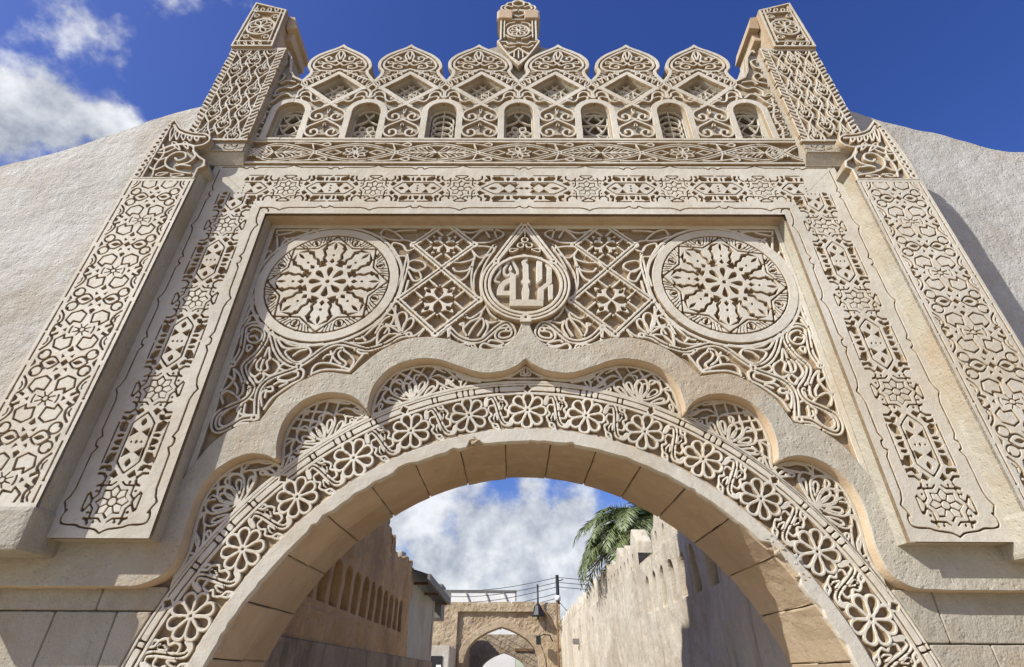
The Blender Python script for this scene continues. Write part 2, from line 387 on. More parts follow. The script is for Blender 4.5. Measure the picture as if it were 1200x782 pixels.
# ---- arch stones: a ring of voussoirs, front and back course, and jamb blocks below the springing
def voussoirs():
    n = 19; da = PI/n
    def ring_block(name, a0, a1, r0, r1, y0, y1, mat):
        bm = bmesh.new(); k = 5; fr = []; bk = []
        g = .0016
        for (y, L) in ((y0, fr), (y1, bk)):
            for r in (r0, r1):
                for i in range(k+1):
                    a = a0+g+(a1-a0-2*g)*i/k; x, z = polar(r, a); L.append(bm.verts.new((x, y, z)))
        def q(a, b, c, d): bm.faces.new((a, b, c, d))
        for i in range(k):
            q(fr[i], fr[i+1], fr[k+2+i], fr[k+1+i]); q(bk[i+1], bk[i], bk[k+1+i], bk[k+2+i])
            q(fr[i+1], fr[i], bk[i], bk[i+1]); q(fr[k+1+i], fr[k+2+i], bk[k+2+i], bk[k+1+i])
        q(fr[0], fr[k+1], bk[k+1], bk[0]); q(fr[k], bk[k], bk[2*k+1], fr[2*k+1])
        bmesh.ops.recalc_face_normals(bm, faces=bm.faces)
        es = [e for e in bm.edges if len(e.link_faces) == 2 and e.calc_face_angle() > 1.0]
        bmesh.ops.bevel(bm, geom=es, offset=random.uniform(.007, .014), segments=2, affect='EDGES', profile=.55)
        bmesh.ops.subdivide_edges(bm, edges=[e for e in bm.edges if e.calc_length() > .15], cuts=2, use_grid_fill=True)
        for v in bm.verts:
            v.co += Vector((random.uniform(-1,1), random.uniform(-1,1), random.uniform(-1,1)))*.0035
        link(name, mesh_from_bm(name, bm), mat, GATE)
    for i in range(n):
        a0 = -PI/2 + i*da; j = random.uniform(-.006, .006)
        r = R_IN + random.uniform(-.004, .006)
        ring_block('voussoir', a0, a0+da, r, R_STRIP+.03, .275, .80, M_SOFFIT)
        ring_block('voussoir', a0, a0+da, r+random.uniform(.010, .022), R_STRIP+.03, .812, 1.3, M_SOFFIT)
    c = Carve(-PI/2*2.4, PI/2*2.4, .285, 1.28, .06); c.fill(rect(-4, 4, .2, 1.3))
    link('mortar_bed', c.mesh('mortar_bed', .02, rough=0, run=1, fn=lambda s, y, d: (CX+(R_IN+.05-d)*math.sin(s/2.4), y, CZ+(R_IN+.05-d)*math.cos(s/2.4))), M_JOINT, GATE)
    for s in (-1, 1):
        for k in range(3):
            x0, x1 = CX+s*R_IN, CX+s*(R_STRIP+.03); z0 = k*.31
            for y0, y1 in ((.275, .80), (.812, 1.3)):
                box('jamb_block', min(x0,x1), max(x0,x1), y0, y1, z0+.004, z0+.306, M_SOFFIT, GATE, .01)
voussoirs()
def arch_edge():
    # pale dressed edge of the arch, chipped along its lower arris
    L = PI/2*2.4; c = Carve(-L, L, R_IN-.02, R_STRIP+.01, .012); P = []
    s0 = -L
    while s0 < L+.05: P.append((s0, R_IN-.004+max(0, random.gauss(.0, .006))+(.02 if random.random() < .05 else 0)+(.055 if abs(s0+.46) < .07 else 0)+(.05 if abs(s0-2.22) < .16 else 0))); s0 += random.uniform(.03, .09)
    c.fill(P + [(L+.1, R_STRIP), (-L-.1, R_STRIP)])
    c.obj('arch_edge', .062, M_CARVE, GATE, (0, YW, 0), bev=.005, draft=0, run=3, fn=lambda s, r, d: (CX+r*math.sin(s/2.4), -d, CZ+r*math.cos(s/2.4)))
    def lump(a, r, sc, mat):
        bm = bmesh.new(); bmesh.ops.create_icosphere(bm, subdivisions=3, radius=1); x, z = polar(r, a)
        for v in bm.verts:
            k = 1+.45*math.sin(v.co.x*5+sc*90)*math.cos(v.co.z*6)+random.uniform(-.12, .12); v.co = Vector((x+v.co.x*k*sc, .268+v.co.y*k*.03, z+v.co.z*k*sc*.7))
        link('broken_patch', mesh_from_bm('broken_patch', bm), mat, GATE)
    lump(-.19, R_IN+.045, .06, M_RUBBLE); lump(.905, R_IN+.06, .07, M_RUBBLE); lump(.955, R_IN+.10, .06, M_PLASTER); lump(.87, R_IN+.075, .05, M_PLAIN); lump(1.0, R_IN+.05, .05, M_RUBBLE)
arch_edge()

# ---- archivolt: bed is the wall, a beaded double moulding outside, rosettes and scrolls between
ARCHI = None
def archivolt():
    global ARCHI
    span = PI*.56; Lm = span*2
    # moulding drawn straight in (angle*R, r) and bent round the arch
    c = Carve(-span*R_M1, span*R_M1, R_M0-.035, R_M1+.012, .008)
    for r, w in ((R_M0-.012, .026), (R_M0+.036, .046), (R_M1-.008, .02)):
        c.stroke([(-span*R_M1, r), (span*R_M1, r)], w)
    da = .1955/2
    for k in range(-18, 19):
        a = k*da
        if k % 2 == 0:
            s0 = a*R_M1
            if k % 4 == 0:
                c.fill([(s0-.055, R_M0+.036), (s0, R_M0-.03), (s0+.055, R_M0+.036), (s0, R_M1+.01)])
                c.hole([(s0-.032, R_M0+.036), (s0, R_M0-.002), (s0+.032, R_M0+.036), (s0, R_M0+.074)])
            else:
                for d in (-.05, 0, .05):
                    c.disc(s0+d, R_M0+.036, .03)
                for d in (-.025, .025, -.08, .08): c.stroke([(s0+d, R_M0+.005), (s0+d, R_M0+.065)], .012, True)
        else:
            s0 = a*R_M1
            for d in (-.022, .022): c.stroke([(s0+d, R_M0+.005), (s0+d, R_M0+.065)], .012, True)
    ARCHI = c.obj('archivolt', .042, M_CARVE, GATE, (0, YW, 0), side=M_GROUND, run=4, fn=lambda s, r, d: (CX+r*math.sin(s/R_M1), -d, CZ+r*math.cos(s/R_M1)))
    # rosette: eight open petals round a drilled eye
    c = Carve(-.2, .2, -.2, .2, .0055)
    for k in range(8):
        a = k*PI/4; c.stroke(tear(.012*math.sin(a), .012*math.cos(a), .160*math.sin(a), .160*math.cos(a), .052, 22), .021)
    c.disc(0, 0, .034); c.disc(0, 0, .010, True)
    ros = c.obj('rosette', .046, M_CARVE, ARCHI, (0, -9, 0), side=M_GROUND, bev=.0048)
    # scroll between two rosettes: S stem, crescents hugging the petals, small pierced knots
    c = Carve(-.16, .16, -.19, .19, .0055)
    S = spline([(-.105,.07),(-.09,.125),(-.045,.14),(-.018,.09),(-.002,.02),(.012,-.05),(.04,-.115),(.09,-.125),(.115,-.085)], 6)
    c.stroke(S, .044); c.stroke(S[8:-10], .012, True)
    for m in (1, -1):
        def T(P): return [(x*m, y*m) for x, y in P]
        c.stroke(T(spline([(-.03,.06),(-.075,.055),(-.085,.01),(-.06,-.025),(-.085,-.06),(-.06,-.105),(-.02,-.12),(.0,-.17)])), .019)   # scalloped leaf against the petals
        c.stroke(T(tear(-.028,-.02,-.03,-.095,.022)), .015)
        c.stroke(T(spline([(.005,.165),(.045,.15),(.06,.105)])), .019)
        c.disc(-.022*m, -.155*m, .024); c.disc(-.022*m, -.155*m, .009, True)
    scr = c.obj('scroll', .042, M_CARVE, ARCHI, (0, -9, 0), side=M_GROUND, bev=.0048)
    st = .1955; first = [True, True]
    for k in range(-8, 9):
        a = k*st; x, z = polar(R_ROS, a)
        o = ros if first[0] else inst(ros, 'rosette', ARCHI); first[0] = False
        o.location = (x, YW-YW+random.uniform(0, .004), z); o.rotation_euler = (0, a+random.uniform(-.06, .06), 0); s = random.uniform(.98, 1.03); o.scale = (s, 1, s)
    for k in range(-9, 9):
        a = (k+.5)*st
        if abs(a) > PI/2+.1: continue
        x, z = polar(R_ROS, a)
        o = scr if first[1] else inst(scr, 'scroll', ARCHI); first[1] = False
        o.location = (x, random.uniform(0, .004), z); o.rotation_euler = (0, a, 0); o.scale = (1, 1, 1)
archivolt()

# ---- lobed moulding with its shelf, one band of plain stone
OUT_L = spline([(-.035,4.47),(-.05,4.36),(-.10,4.25),(-.24,4.13),(-.48,4.13),(-.76,4.23),(-1.06,4.23),(-1.32,4.10),(-1.50,3.91)], 6)[:-1] + \
        spline([(-1.555,3.845),(-1.80,3.865),(-2.01,3.76),(-2.19,3.58)], 6)[:-1] + spline([(-2.25,3.40),(-2.42,3.355),(-2.59,3.21),(-2.70,2.99),(-2.76,2.85)], 6)
IN_L = spline([(0,4.01),(-.08,3.945),(-.20,3.885),(-.40,3.865),(-.60,3.93),(-.80,4.0),(-1.0,4.0),(-1.2,3.92),(-1.32,3.76),(-1.355,3.60),(-1.35,3.47)], 6)[:-1] + \
       spline([(-1.352,3.465),(-1.42,3.565),(-1.56,3.645),(-1.74,3.66),(-1.92,3.59),(-2.03,3.44),(-2.06,3.25),(-2.025,3.055)], 6)[:-1] + \
       spline([(-2.03,3.05),(-2.12,3.095),(-2.25,3.105),(-2.40,3.05),(-2.53,2.92),(-2.585,2.75),(-2.585,2.55),(-2.575,2.38),(-2.62,2.22),(-2.75,2.135),(-2.95,2.12)], 6)
def lobed():
    left = OUT_L + [(-2.80,2.82), (-4.3,2.82), (-4.3,2.12)] + IN_L[::-1]
    P = left[:] + [(-x, z) for x, z in left[::-1]][1:]
    c = Carve(-4.3, 4.3, 2.10, 4.48, .0125); c.fill(P)
    c.obj('lobed_moulding', .17, M_PLAIN, GATE, (0, .32, 0), bev=.007, draft=0, rough=.0018, side=M_SOFFIT)  # browner sides put the shade under the lobes into the colour
lobed()

# ---- pierced carving inside the lobes
def lobe_carving():
    c = Carve(-2.62, .0, 2.1, 4.03, .0085)
    X = c.xs[:, None]; Y = c.ys[None]
    rib = .020
    def place(bx, bz, tilt, sc, P): 
        ca, sa = math.cos(tilt), math.sin(tilt)
        return [(bx+sc*(x*ca - y*sa), bz+sc*(x*sa + y*ca)) for x, y in P]
    for bx, bz, tilt, sc in ((-1.0,3.635,.30,1.0), (-1.70,3.245,.66,1.0), (-2.275,2.73,1.02,1.0)):
        pl = lambda P: place(bx, bz, tilt, sc, P)
        for m in (1, -1):
            T = lambda P: pl([(x*m, y) for x, y in P])
            c.stroke(T(tear(.0,.02, .03,.20,.035)), rib); c.stroke(T(spline([(0,.02),(.05,.10),(.06,.18),(.01,.25)])), rib)
            c.stroke(T(spline([(0,.02),(.09,.06),(.17,.15),(.15,.23),(.07,.25),(.05,.18)])), rib); c.stroke(T(tear(.06,.07,.135,.165,.028)), rib)
            c.stroke(T(spline([(.0,.0),(.12,.02),(.22,.06),(.25,.13),(.19,.19)])), rib); c.stroke(T(tear(.10,.02,.21,.09,.025)), rib)
            c.stroke(T(spline([(.25,.12),(.33,.04),(.42,-.02)])), rib); c.stroke(T(tear(.30,.0,.27,.06,.02)), rib)
            c.stroke(T(spline([(.19,.19),(.28,.19),(.36,.10),(.40,.02)])), rib); c.stroke(T(spline([(.42,.02),(.36,.06),(.33,.14)])), rib)
            c.stroke(T([(.0,.26),(.14,.40),(.28,.28),(.17,.17)]), rib); c.stroke(T([(.07,.20),(.20,.34),(.30,.42)]), rib); c.stroke(T([(.15,.24),(-.05,.42)]), rib)
            c.stroke(T([(.0,.34),(.10,.44)]), rib); c.stroke(T(spline([(.28,.28),(.36,.22),(.43,.10)])), rib); c.stroke(T([(.2,.34),(.34,.20)]), rib)
            c.stroke(T(tear(.44,.0,.50,.09,.03)), rib); c.stroke(T(spline([(.4,.02),(.5,-.03),(.62,-.06)])), rib)
        c.disc(*pl([(0, .03)])[0], .03); c.disc(*pl([(0,.25)])[0], .022)
    # the small cusp over the keystone
    for P in (tear(0,3.90,-.045,3.925,.02), tear(0,3.905,0,3.96,.022), [(-.30,3.868),(0,3.985)], [(-.42,3.853),(-.2,3.872),(0,3.868)]): c.stroke(P, .018)
    c.stroke(spline([(-.62,3.90),(-.52,3.86),(-.42,3.84)]), .04); c.stroke(tear(-.72,3.80,-.66,3.88,.03), .018); c.stroke(tear(-.60,3.83,-.57,3.88,.022), .018)
    # rims along the lobes and along the moulding
    c.stroke(IN_L, .05); c.stroke([polar(R_M1+.012, -PI*.56*i/60) for i in range(61)], .04)
    poly = IN_L[:-3] + [(-2.62,2.1)] + [polar(R_M1+.004, -1.18+1.18*i/40) for i in range(41)]
    c.clip(poly + [(0, 4.01)])
    o = c.obj('lobe_carving', .042, M_CARVE, GATE, (0, YW, 0), side=M_GROUND, bev=.0045)
    inst(o, 'lobe_carving', GATE, (0, YW, 0), scale=(-1, 1, 1))
lobe_carving()

# ---- ashlar facing below the shelf
def ashlars():
    for s in (-1, 1):
        rows = [(1.98, 2.14, [2.4, 3.10, 4.3]), (1.60, 1.975, [2.4, 2.94+.1*(s > 0), 3.38, 4.3]), (1.20, 1.595, [2.5, 3.15, 3.7, 4.3]), (.80, 1.195, [2.7, 3.0, 3.5, 4.3]), (.40, .795, [2.7, 3.2, 3.8, 4.3]), (.0, .395, [2.7, 3.05, 3.6, 4.3])]
        if s > 0: rows[0] = (1.80, 2.14, [2.4, 2.93, 4.3]); rows[1] = (1.42, 1.795, [2.4, 3.2, 3.75, 4.3]); rows[2] = (1.2, 1.415, [2.5, 3.45, 4.3])
        for z0, z1, xs in rows:
            for a, b in zip(xs, xs[1:]):
                c = Carve(a+.001, b-.001, z0-.004, z1+.004, .012)
                c.fill(rect(a+.004, b-.004, z0+.003, z1-.003))
                X = c.xs[:, None]-s*CX; Y = c.ys[None]-CZ
                c.f = np.minimum(c.f, np.where(Y > 0, np.hypot(X, Y), X)-(R_M1+.012))
                if c.f.max() < .01: continue
                o = c.obj('ashlar_block', .045+random.uniform(-.003, .003), M_PLAIN, GATE, (0, YW, 0), bev=.005, rough=.0008)
                o.scale = (s, 1, 1)
ashlars()

# ---- spandrel panel: bed, scrollwork, lattice, medallions, inscription
YB = .212
STEMS=[
[(-2.297,3.436),(-2.320,3.524),(-2.343,3.636),(-2.336,3.731),(-2.278,3.810),(-2.185,3.859),(-2.105,3.894),(-2.045,3.926)],
[(-2.048,3.940),(-2.138,3.960),(-2.228,4.022),(-2.301,4.115),(-2.355,4.222),(-2.398,4.320)],
[(-2.048,3.940),(-1.956,4.023),(-1.867,4.117),(-1.787,4.170),(-1.698,4.181),(-1.583,4.150),(-1.469,4.118),(-1.383,4.135),(-1.279,4.183),(-1.179,4.259),(-1.090,4.281)],
[(-2.653,3.958),(-2.619,4.089),(-2.635,4.243),(-2.649,4.357),(-2.577,4.402),(-2.485,4.371),(-2.423,4.276),(-2.428,4.174),(-2.471,4.062),(-2.540,3.965),(-2.537,3.904),(-2.479,3.809),(-2.409,3.727),(-2.410,3.654),(-2.453,3.594),(-2.549,3.541),(-2.632,3.482),(-2.653,3.413),(-2.630,3.339),(-2.578,3.316),(-2.496,3.360),(-2.414,3.423),(-2.317,3.436)],
[(-0.733,4.371),(-0.624,4.257),(-0.514,4.208),(-0.407,4.222),(-0.326,4.300),(-0.256,4.373),(-0.183,4.417),(-0.129,4.373),(-0.110,4.301),(-0.146,4.244),(-0.229,4.230),(-0.266,4.272),(-0.237,4.329),(-0.159,4.344)]]
RIBS=[
[(-2.044,3.920),(-1.992,3.886),(-1.995,3.811),(-2.073,3.755),(-2.151,3.684),(-2.218,3.608),(-2.254,3.515)],
[(-2.456,3.575),(-2.557,3.514),(-2.604,3.446),(-2.597,3.378),(-2.544,3.357),(-2.477,3.410),(-2.450,3.523)],
[(-2.675,4.286),(-2.687,4.135),(-2.674,3.969)],
[(-2.671,3.958),(-2.671,3.808),(-2.682,3.672)],
[(-2.682,3.672),(-2.679,3.578),(-2.672,3.449)],
[(-2.724,4.264),(-2.725,4.051),(-2.720,3.769),(-2.718,3.597)],
[(-2.682,3.672),(-2.636,3.720),(-2.607,3.769),(-2.598,3.828),(-2.630,3.908)],
[(-2.625,3.569),(-2.661,3.644),(-2.626,3.688),(-2.547,3.654),(-2.480,3.597)],
[(-2.581,3.769),(-2.538,3.711),(-2.530,3.654)],
[(-2.502,3.769),(-2.484,3.673),(-2.513,3.625)],
[(-2.621,3.908),(-2.560,3.848),(-2.511,3.769)],
[(-2.674,3.848),(-2.610,3.808)],
[(-2.366,3.879),(-2.423,3.829),(-2.483,3.888),(-2.476,3.959),(-2.454,4.010)],
[(-2.366,3.879),(-2.418,3.909),(-2.434,3.969),(-2.412,4.021)],
[(-2.366,3.879),(-2.388,3.929),(-2.382,4.011)],
[(-2.366,3.879),(-2.321,3.909),(-2.348,3.980),(-2.322,4.021)],
[(-2.366,3.879),(-2.285,3.839),(-2.227,3.889),(-2.236,3.960),(-2.302,4.011)],
[(-2.423,3.829),(-2.372,3.770),(-2.335,3.829),(-2.366,3.879)],
[(-2.385,4.021),(-2.370,4.136),(-2.331,4.021)],
[(-2.427,3.560),(-2.410,3.468),(-2.332,3.460)],
[(-2.405,3.450),(-2.465,3.486),(-2.484,3.523),(-2.452,3.560)],
[(-2.445,3.750),(-2.431,3.635),(-2.369,3.598)],
[(-2.309,4.222),(-2.234,4.137),(-2.141,4.126),(-2.016,4.137),(-1.967,4.074),(-2.023,4.002),(-2.089,3.981),(-2.175,4.042),(-2.205,4.095),(-2.157,4.120)],
[(-2.296,4.244),(-2.187,4.169),(-2.055,4.148),(-1.880,4.181)],
[(-2.137,4.032),(-2.079,4.095),(-2.012,4.116)],
[(-2.217,3.919),(-2.191,3.960),(-2.116,3.940),(-2.091,3.910),(-2.158,3.893),(-2.217,3.919)],
[(-1.919,3.850),(-1.916,3.921),(-1.873,3.967),(-1.766,3.968),(-1.653,3.932),(-1.577,3.902)],
[(-1.937,3.850),(-1.824,3.901),(-1.683,3.901),(-1.584,3.887)],
[(-1.846,4.013),(-1.819,4.054),(-1.765,4.054),(-1.769,3.982)],
[(-1.577,3.902),(-1.536,3.973),(-1.481,4.076)],
[(-1.686,4.117),(-1.715,4.075),(-1.687,4.023),(-1.625,3.972),(-1.651,3.921)],
[(-1.686,4.117),(-1.603,4.055),(-1.557,3.993),(-1.579,3.912)],
[(-1.765,4.054),(-1.741,4.117),(-1.690,4.139)],
[(-1.560,4.118),(-1.517,4.076),(-1.445,4.076)],
[(-1.791,4.096),(-1.739,4.013),(-1.676,3.962)],
[(-2.049,3.880),(-2.135,3.870),(-2.208,3.810),(-2.116,3.790),(-2.038,3.830),(-2.038,3.870)],
[(-2.288,3.712),(-2.241,3.732),(-2.222,3.693),(-2.263,3.683),(-2.288,3.712)],
[(-2.278,3.542),(-2.316,3.655),(-2.283,3.693),(-2.274,3.626)],
[(-2.228,3.751),(-2.183,3.780),(-2.111,3.771),(-2.171,3.732)],
[(-2.598,4.308),(-2.561,4.342),(-2.487,4.309),(-2.461,4.243),(-2.502,4.189),(-2.568,4.200),(-2.602,4.254),(-2.598,4.308)],
[(-2.574,4.254),(-2.531,4.265),(-2.492,4.221)],
[(-2.575,4.157),(-2.526,4.146),(-2.557,4.093),(-2.575,4.157)],
[(-2.670,4.747),(-2.666,4.557),(-2.679,4.397)],
[(-2.682,4.442),(-2.622,4.500),(-2.563,4.488),(-2.560,4.443)],
[(-2.632,4.465),(-2.663,4.375)],
[(-1.596,4.225),(-1.526,4.246),(-1.479,4.301),(-1.419,4.379)],
[(-1.627,4.192),(-1.534,4.182),(-1.446,4.204),(-1.399,4.247)],
[(-1.528,4.257),(-1.484,4.214)],
[(-2.474,3.343),(-2.418,3.378),(-2.354,3.388)],
[(-2.455,3.450),(-2.473,3.396)],
[(-1.154,4.290),(-1.221,4.398),(-1.250,4.487),(-1.322,4.517),(-1.329,4.569),(-1.287,4.585),(-1.242,4.517),(-1.167,4.305)],
[(-1.167,4.305),(-1.224,4.472),(-1.200,4.532),(-1.150,4.525),(-1.130,4.458),(-1.162,4.312)],
[(-1.160,4.297),(-1.148,4.399),(-1.101,4.465),(-1.062,4.443),(-1.078,4.370),(-1.132,4.312)],
[(-1.154,4.290),(-1.055,4.262),(-0.988,4.312),(-0.961,4.348)],
[(-1.154,4.290),(-1.285,4.376),(-1.397,4.398),(-1.418,4.376)],
[(-1.378,4.184),(-1.383,4.297),(-1.344,4.369),(-1.294,4.355),(-1.281,4.297),(-1.337,4.226)],
[(-1.376,4.170),(-1.307,4.268),(-1.226,4.290),(-1.157,4.269)],
[(-1.317,4.170),(-1.253,4.226),(-1.149,4.255)],
[(-1.407,4.297),(-1.354,4.442),(-1.299,4.487)],
[(-0.954,4.341),(-1.006,4.255)],
[(-0.577,4.497),(-0.526,4.467),(-0.455,4.519),(-0.407,4.565),(-0.372,4.626)],
[(-0.585,4.415),(-0.580,4.328),(-0.540,4.257)],
[(-0.581,4.357),(-0.524,4.430),(-0.441,4.475),(-0.413,4.542)],
[(-0.540,4.257),(-0.497,4.357),(-0.428,4.460),(-0.397,4.445),(-0.395,4.372),(-0.445,4.271)],
[(-0.379,4.445),(-0.353,4.387),(-0.363,4.329),(-0.397,4.257)],
[(-0.371,4.595),(-0.332,4.520),(-0.269,4.446),(-0.329,4.416),(-0.379,4.445)],
[(-0.718,4.242),(-0.699,4.306),(-0.635,4.242),(-0.537,4.187)],
[(-0.717,4.228),(-0.619,4.179),(-0.560,4.179)],
[(-0.536,4.173),(-0.477,4.173),(-0.451,4.124)],
[(-0.512,4.159),(-0.439,4.118)],
[(-0.417,4.145),(-0.383,4.187),(-0.287,4.146),(-0.216,4.146),(-0.298,4.104),(-0.380,4.111),(-0.417,4.145)],
[(-0.347,4.201),(-0.312,4.222),(-0.205,4.188),(-0.252,4.160),(-0.323,4.166)],
[(-0.269,4.446),(-0.208,4.431)],
[(-0.585,4.415),(-0.620,4.400),(-0.583,4.379)],
[(-0.804,4.270),(-0.737,4.342),(-0.716,4.214)],
[(-0.204,4.160),(-0.134,4.202),(-0.086,4.258)],
[(-1.394,5.349),(-1.381,5.430),(-1.280,5.398),(-1.223,5.318),(-1.155,5.350)],
[(-1.394,5.349),(-1.311,5.255),(-1.226,5.240),(-1.226,5.132),(-1.242,4.779)],
[(-1.220,5.287),(-1.191,5.132),(-1.218,4.865),(-1.235,4.722)],
[(-1.194,5.163),(-1.138,5.193),(-1.041,5.163),(-1.012,5.102),(-1.099,5.042),(-1.180,5.102)],
[(-1.174,5.086),(-1.076,5.042),(-1.044,4.953),(-1.110,4.923),(-1.181,5.041)],
[(-1.542,5.544),(-1.504,5.627),(-1.401,5.594),(-1.290,5.479),(-1.411,5.478),(-1.527,5.527)],
[(-1.401,5.594),(-1.281,5.611),(-1.158,5.611)],
[(-1.290,5.479),(-1.189,5.446),(-1.157,5.366)],
[(-1.475,5.413),(-1.304,5.193),(-1.235,5.011)],
[(-1.307,5.224),(-1.250,5.041),(-1.264,4.865)],
[(-1.167,4.923),(-1.185,4.779)],
[(-0.557,5.384),(-0.413,5.384),(-0.316,5.353),(-0.339,5.289),(-0.456,5.227),(-0.543,5.320)],
[(-0.562,5.481),(-0.445,5.613),(-0.273,5.614),(-0.223,5.548),(-0.367,5.449),(-0.535,5.432)],
[(-0.421,5.613),(-0.369,5.514)],
[(-0.322,5.614),(-0.296,5.514)],
[(-0.556,5.352),(-0.515,5.226),(-0.641,5.164),(-0.735,5.164)],
[(-0.515,5.226),(-0.566,5.073),(-0.681,5.043),(-0.730,5.088)],
[(-0.544,5.104),(-0.585,4.984),(-0.651,4.925),(-0.699,4.954)],
[(-0.525,5.195),(-0.536,4.925),(-0.482,4.725)],
[(-0.293,5.385),(-0.405,5.134),(-0.444,4.925),(-0.426,4.725)],
[(-0.318,5.417),(-0.495,5.044),(-0.508,4.810)],
[(-0.740,5.613),(-0.566,5.580),(-0.422,5.647)],
[(-0.761,5.195),(-0.802,5.103)],
[(-2.641,5.540),(-2.502,5.574),(-2.436,5.608),(-2.306,5.575),(-2.365,5.508),(-2.528,5.475),(-2.562,5.314)],
[(-2.562,5.314),(-2.496,5.443),(-2.560,5.508)],
[(-2.578,5.189),(-2.529,5.378)],
[(-2.565,4.948),(-2.563,5.128),(-2.558,5.251)],
[(-2.658,5.607),(-2.586,5.314),(-2.618,5.158)],
[(-2.658,5.607),(-2.241,5.615)],
[(-2.289,5.608),(-2.159,5.575),(-2.066,5.602)],
[(-1.303,4.639),(-1.333,4.530),(-1.421,4.371)],
[(-1.255,4.612),(-1.257,4.450),(-1.323,4.294)],
[(-1.337,4.397),(-1.226,4.371)]]
KUFIC={
'base':[(-0.149,4.673),(0.178,4.674),(0.176,4.596),(-0.149,4.595)],
'ha_stem':[(-0.151,4.985),(-0.121,5.007),(-0.090,4.969),(-0.089,4.664),(-0.149,4.664)],
'ha':[(-0.278,4.721),(-0.276,4.786),(-0.259,4.851),(-0.217,4.906),(-0.144,4.956),(-0.143,4.884),(-0.197,4.845),(-0.213,4.781),(-0.143,4.782),(-0.142,4.722)],
'lam':[(-0.023,5.263),(0.022,5.251),(0.036,5.185),(0.010,5.145),(0.039,5.111),(0.040,4.929),(0.057,4.894),(0.029,4.863),(0.046,4.776),(0.033,4.665),(-0.027,4.665),(-0.034,4.776),(-0.013,4.863),(-0.041,4.894),(-0.020,4.929),(-0.018,5.111),(-0.036,5.152),(0.000,5.192)],
'lam2':[(0.120,5.157),(0.166,5.221),(0.182,5.209),(0.174,4.930),(0.131,4.881),(0.115,4.907)],
'alif':[(0.123,4.665),(0.126,4.802),(0.215,4.886),(0.225,5.084),(0.208,5.111),(0.254,5.177),(0.278,5.139),(0.269,4.881),(0.186,4.794),(0.183,4.665)],
'foot':[(0.226,4.842),(0.279,4.868),(0.272,4.680),(0.229,4.666)],
'spade':[(-0.144,5.208),(-0.210,5.053),(-0.209,4.996),(-0.174,4.964),(-0.142,5.005),(-0.107,4.965),(-0.068,4.996),(-0.075,5.053),(-0.144,5.208)],
'drop':[(-0.143,5.122),(-0.164,5.053),(-0.146,5.023),(-0.125,5.053)],
'curl':[(-0.279,5.145),(-0.250,5.105),(-0.255,5.018),(-0.291,4.951),(-0.301,4.906),(-0.257,4.884)]}

def spandrels():
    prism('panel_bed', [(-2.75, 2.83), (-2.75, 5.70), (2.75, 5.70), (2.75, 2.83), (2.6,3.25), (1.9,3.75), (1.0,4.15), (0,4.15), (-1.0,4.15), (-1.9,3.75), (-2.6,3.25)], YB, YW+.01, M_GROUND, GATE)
    c = Carve(-2.735, .02, 2.9, 5.69, .0085)
    for P in RIBS: c.stroke(spline(P, 5), .022)
    for P in STEMS:
        Q = spline(P, 6); c.stroke(Q, .056)
    for P in STEMS:
        Q = spline(P, 6); c.stroke(Q[2:-2], .015, True)
    for P in STEMS[1:]:
        for q in (P[0], P[-1]): c.disc(q[0], q[1], .034); c.disc(q[0], q[1], .011, True)
    # knots at rib ends
    for k, P in enumerate(RIBS):
        if k % 3 == 0: c.disc(P[0][0], P[0][1], .022); c.disc(P[0][0], P[0][1], .008, True)
    # second ring hugging medallion and border strip of the panel
    c.ring(-1.975, 4.905, .745, .03)
    c.stroke([(-2.71,2.9),(-2.71,5.665),(.02,5.665)], .05)
    # side fillers against the frame
    for z in (4.55, 4.75, 5.0, 5.2): c.stroke(tear(-2.69, z-.05, -2.66, z+.12, .03), .018)
    c.f = np.minimum(c.f, .72*0 + np.maximum(-.05, np.hypot(c.xs[:,None]+1.975, c.ys[None]-4.905)-.69))
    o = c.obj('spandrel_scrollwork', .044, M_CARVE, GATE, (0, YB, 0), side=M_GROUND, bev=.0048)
    inst(o, 'spandrel_scrollwork', GATE, (0, YB, 0), scale=(-1, 1, 1))
spandrels()

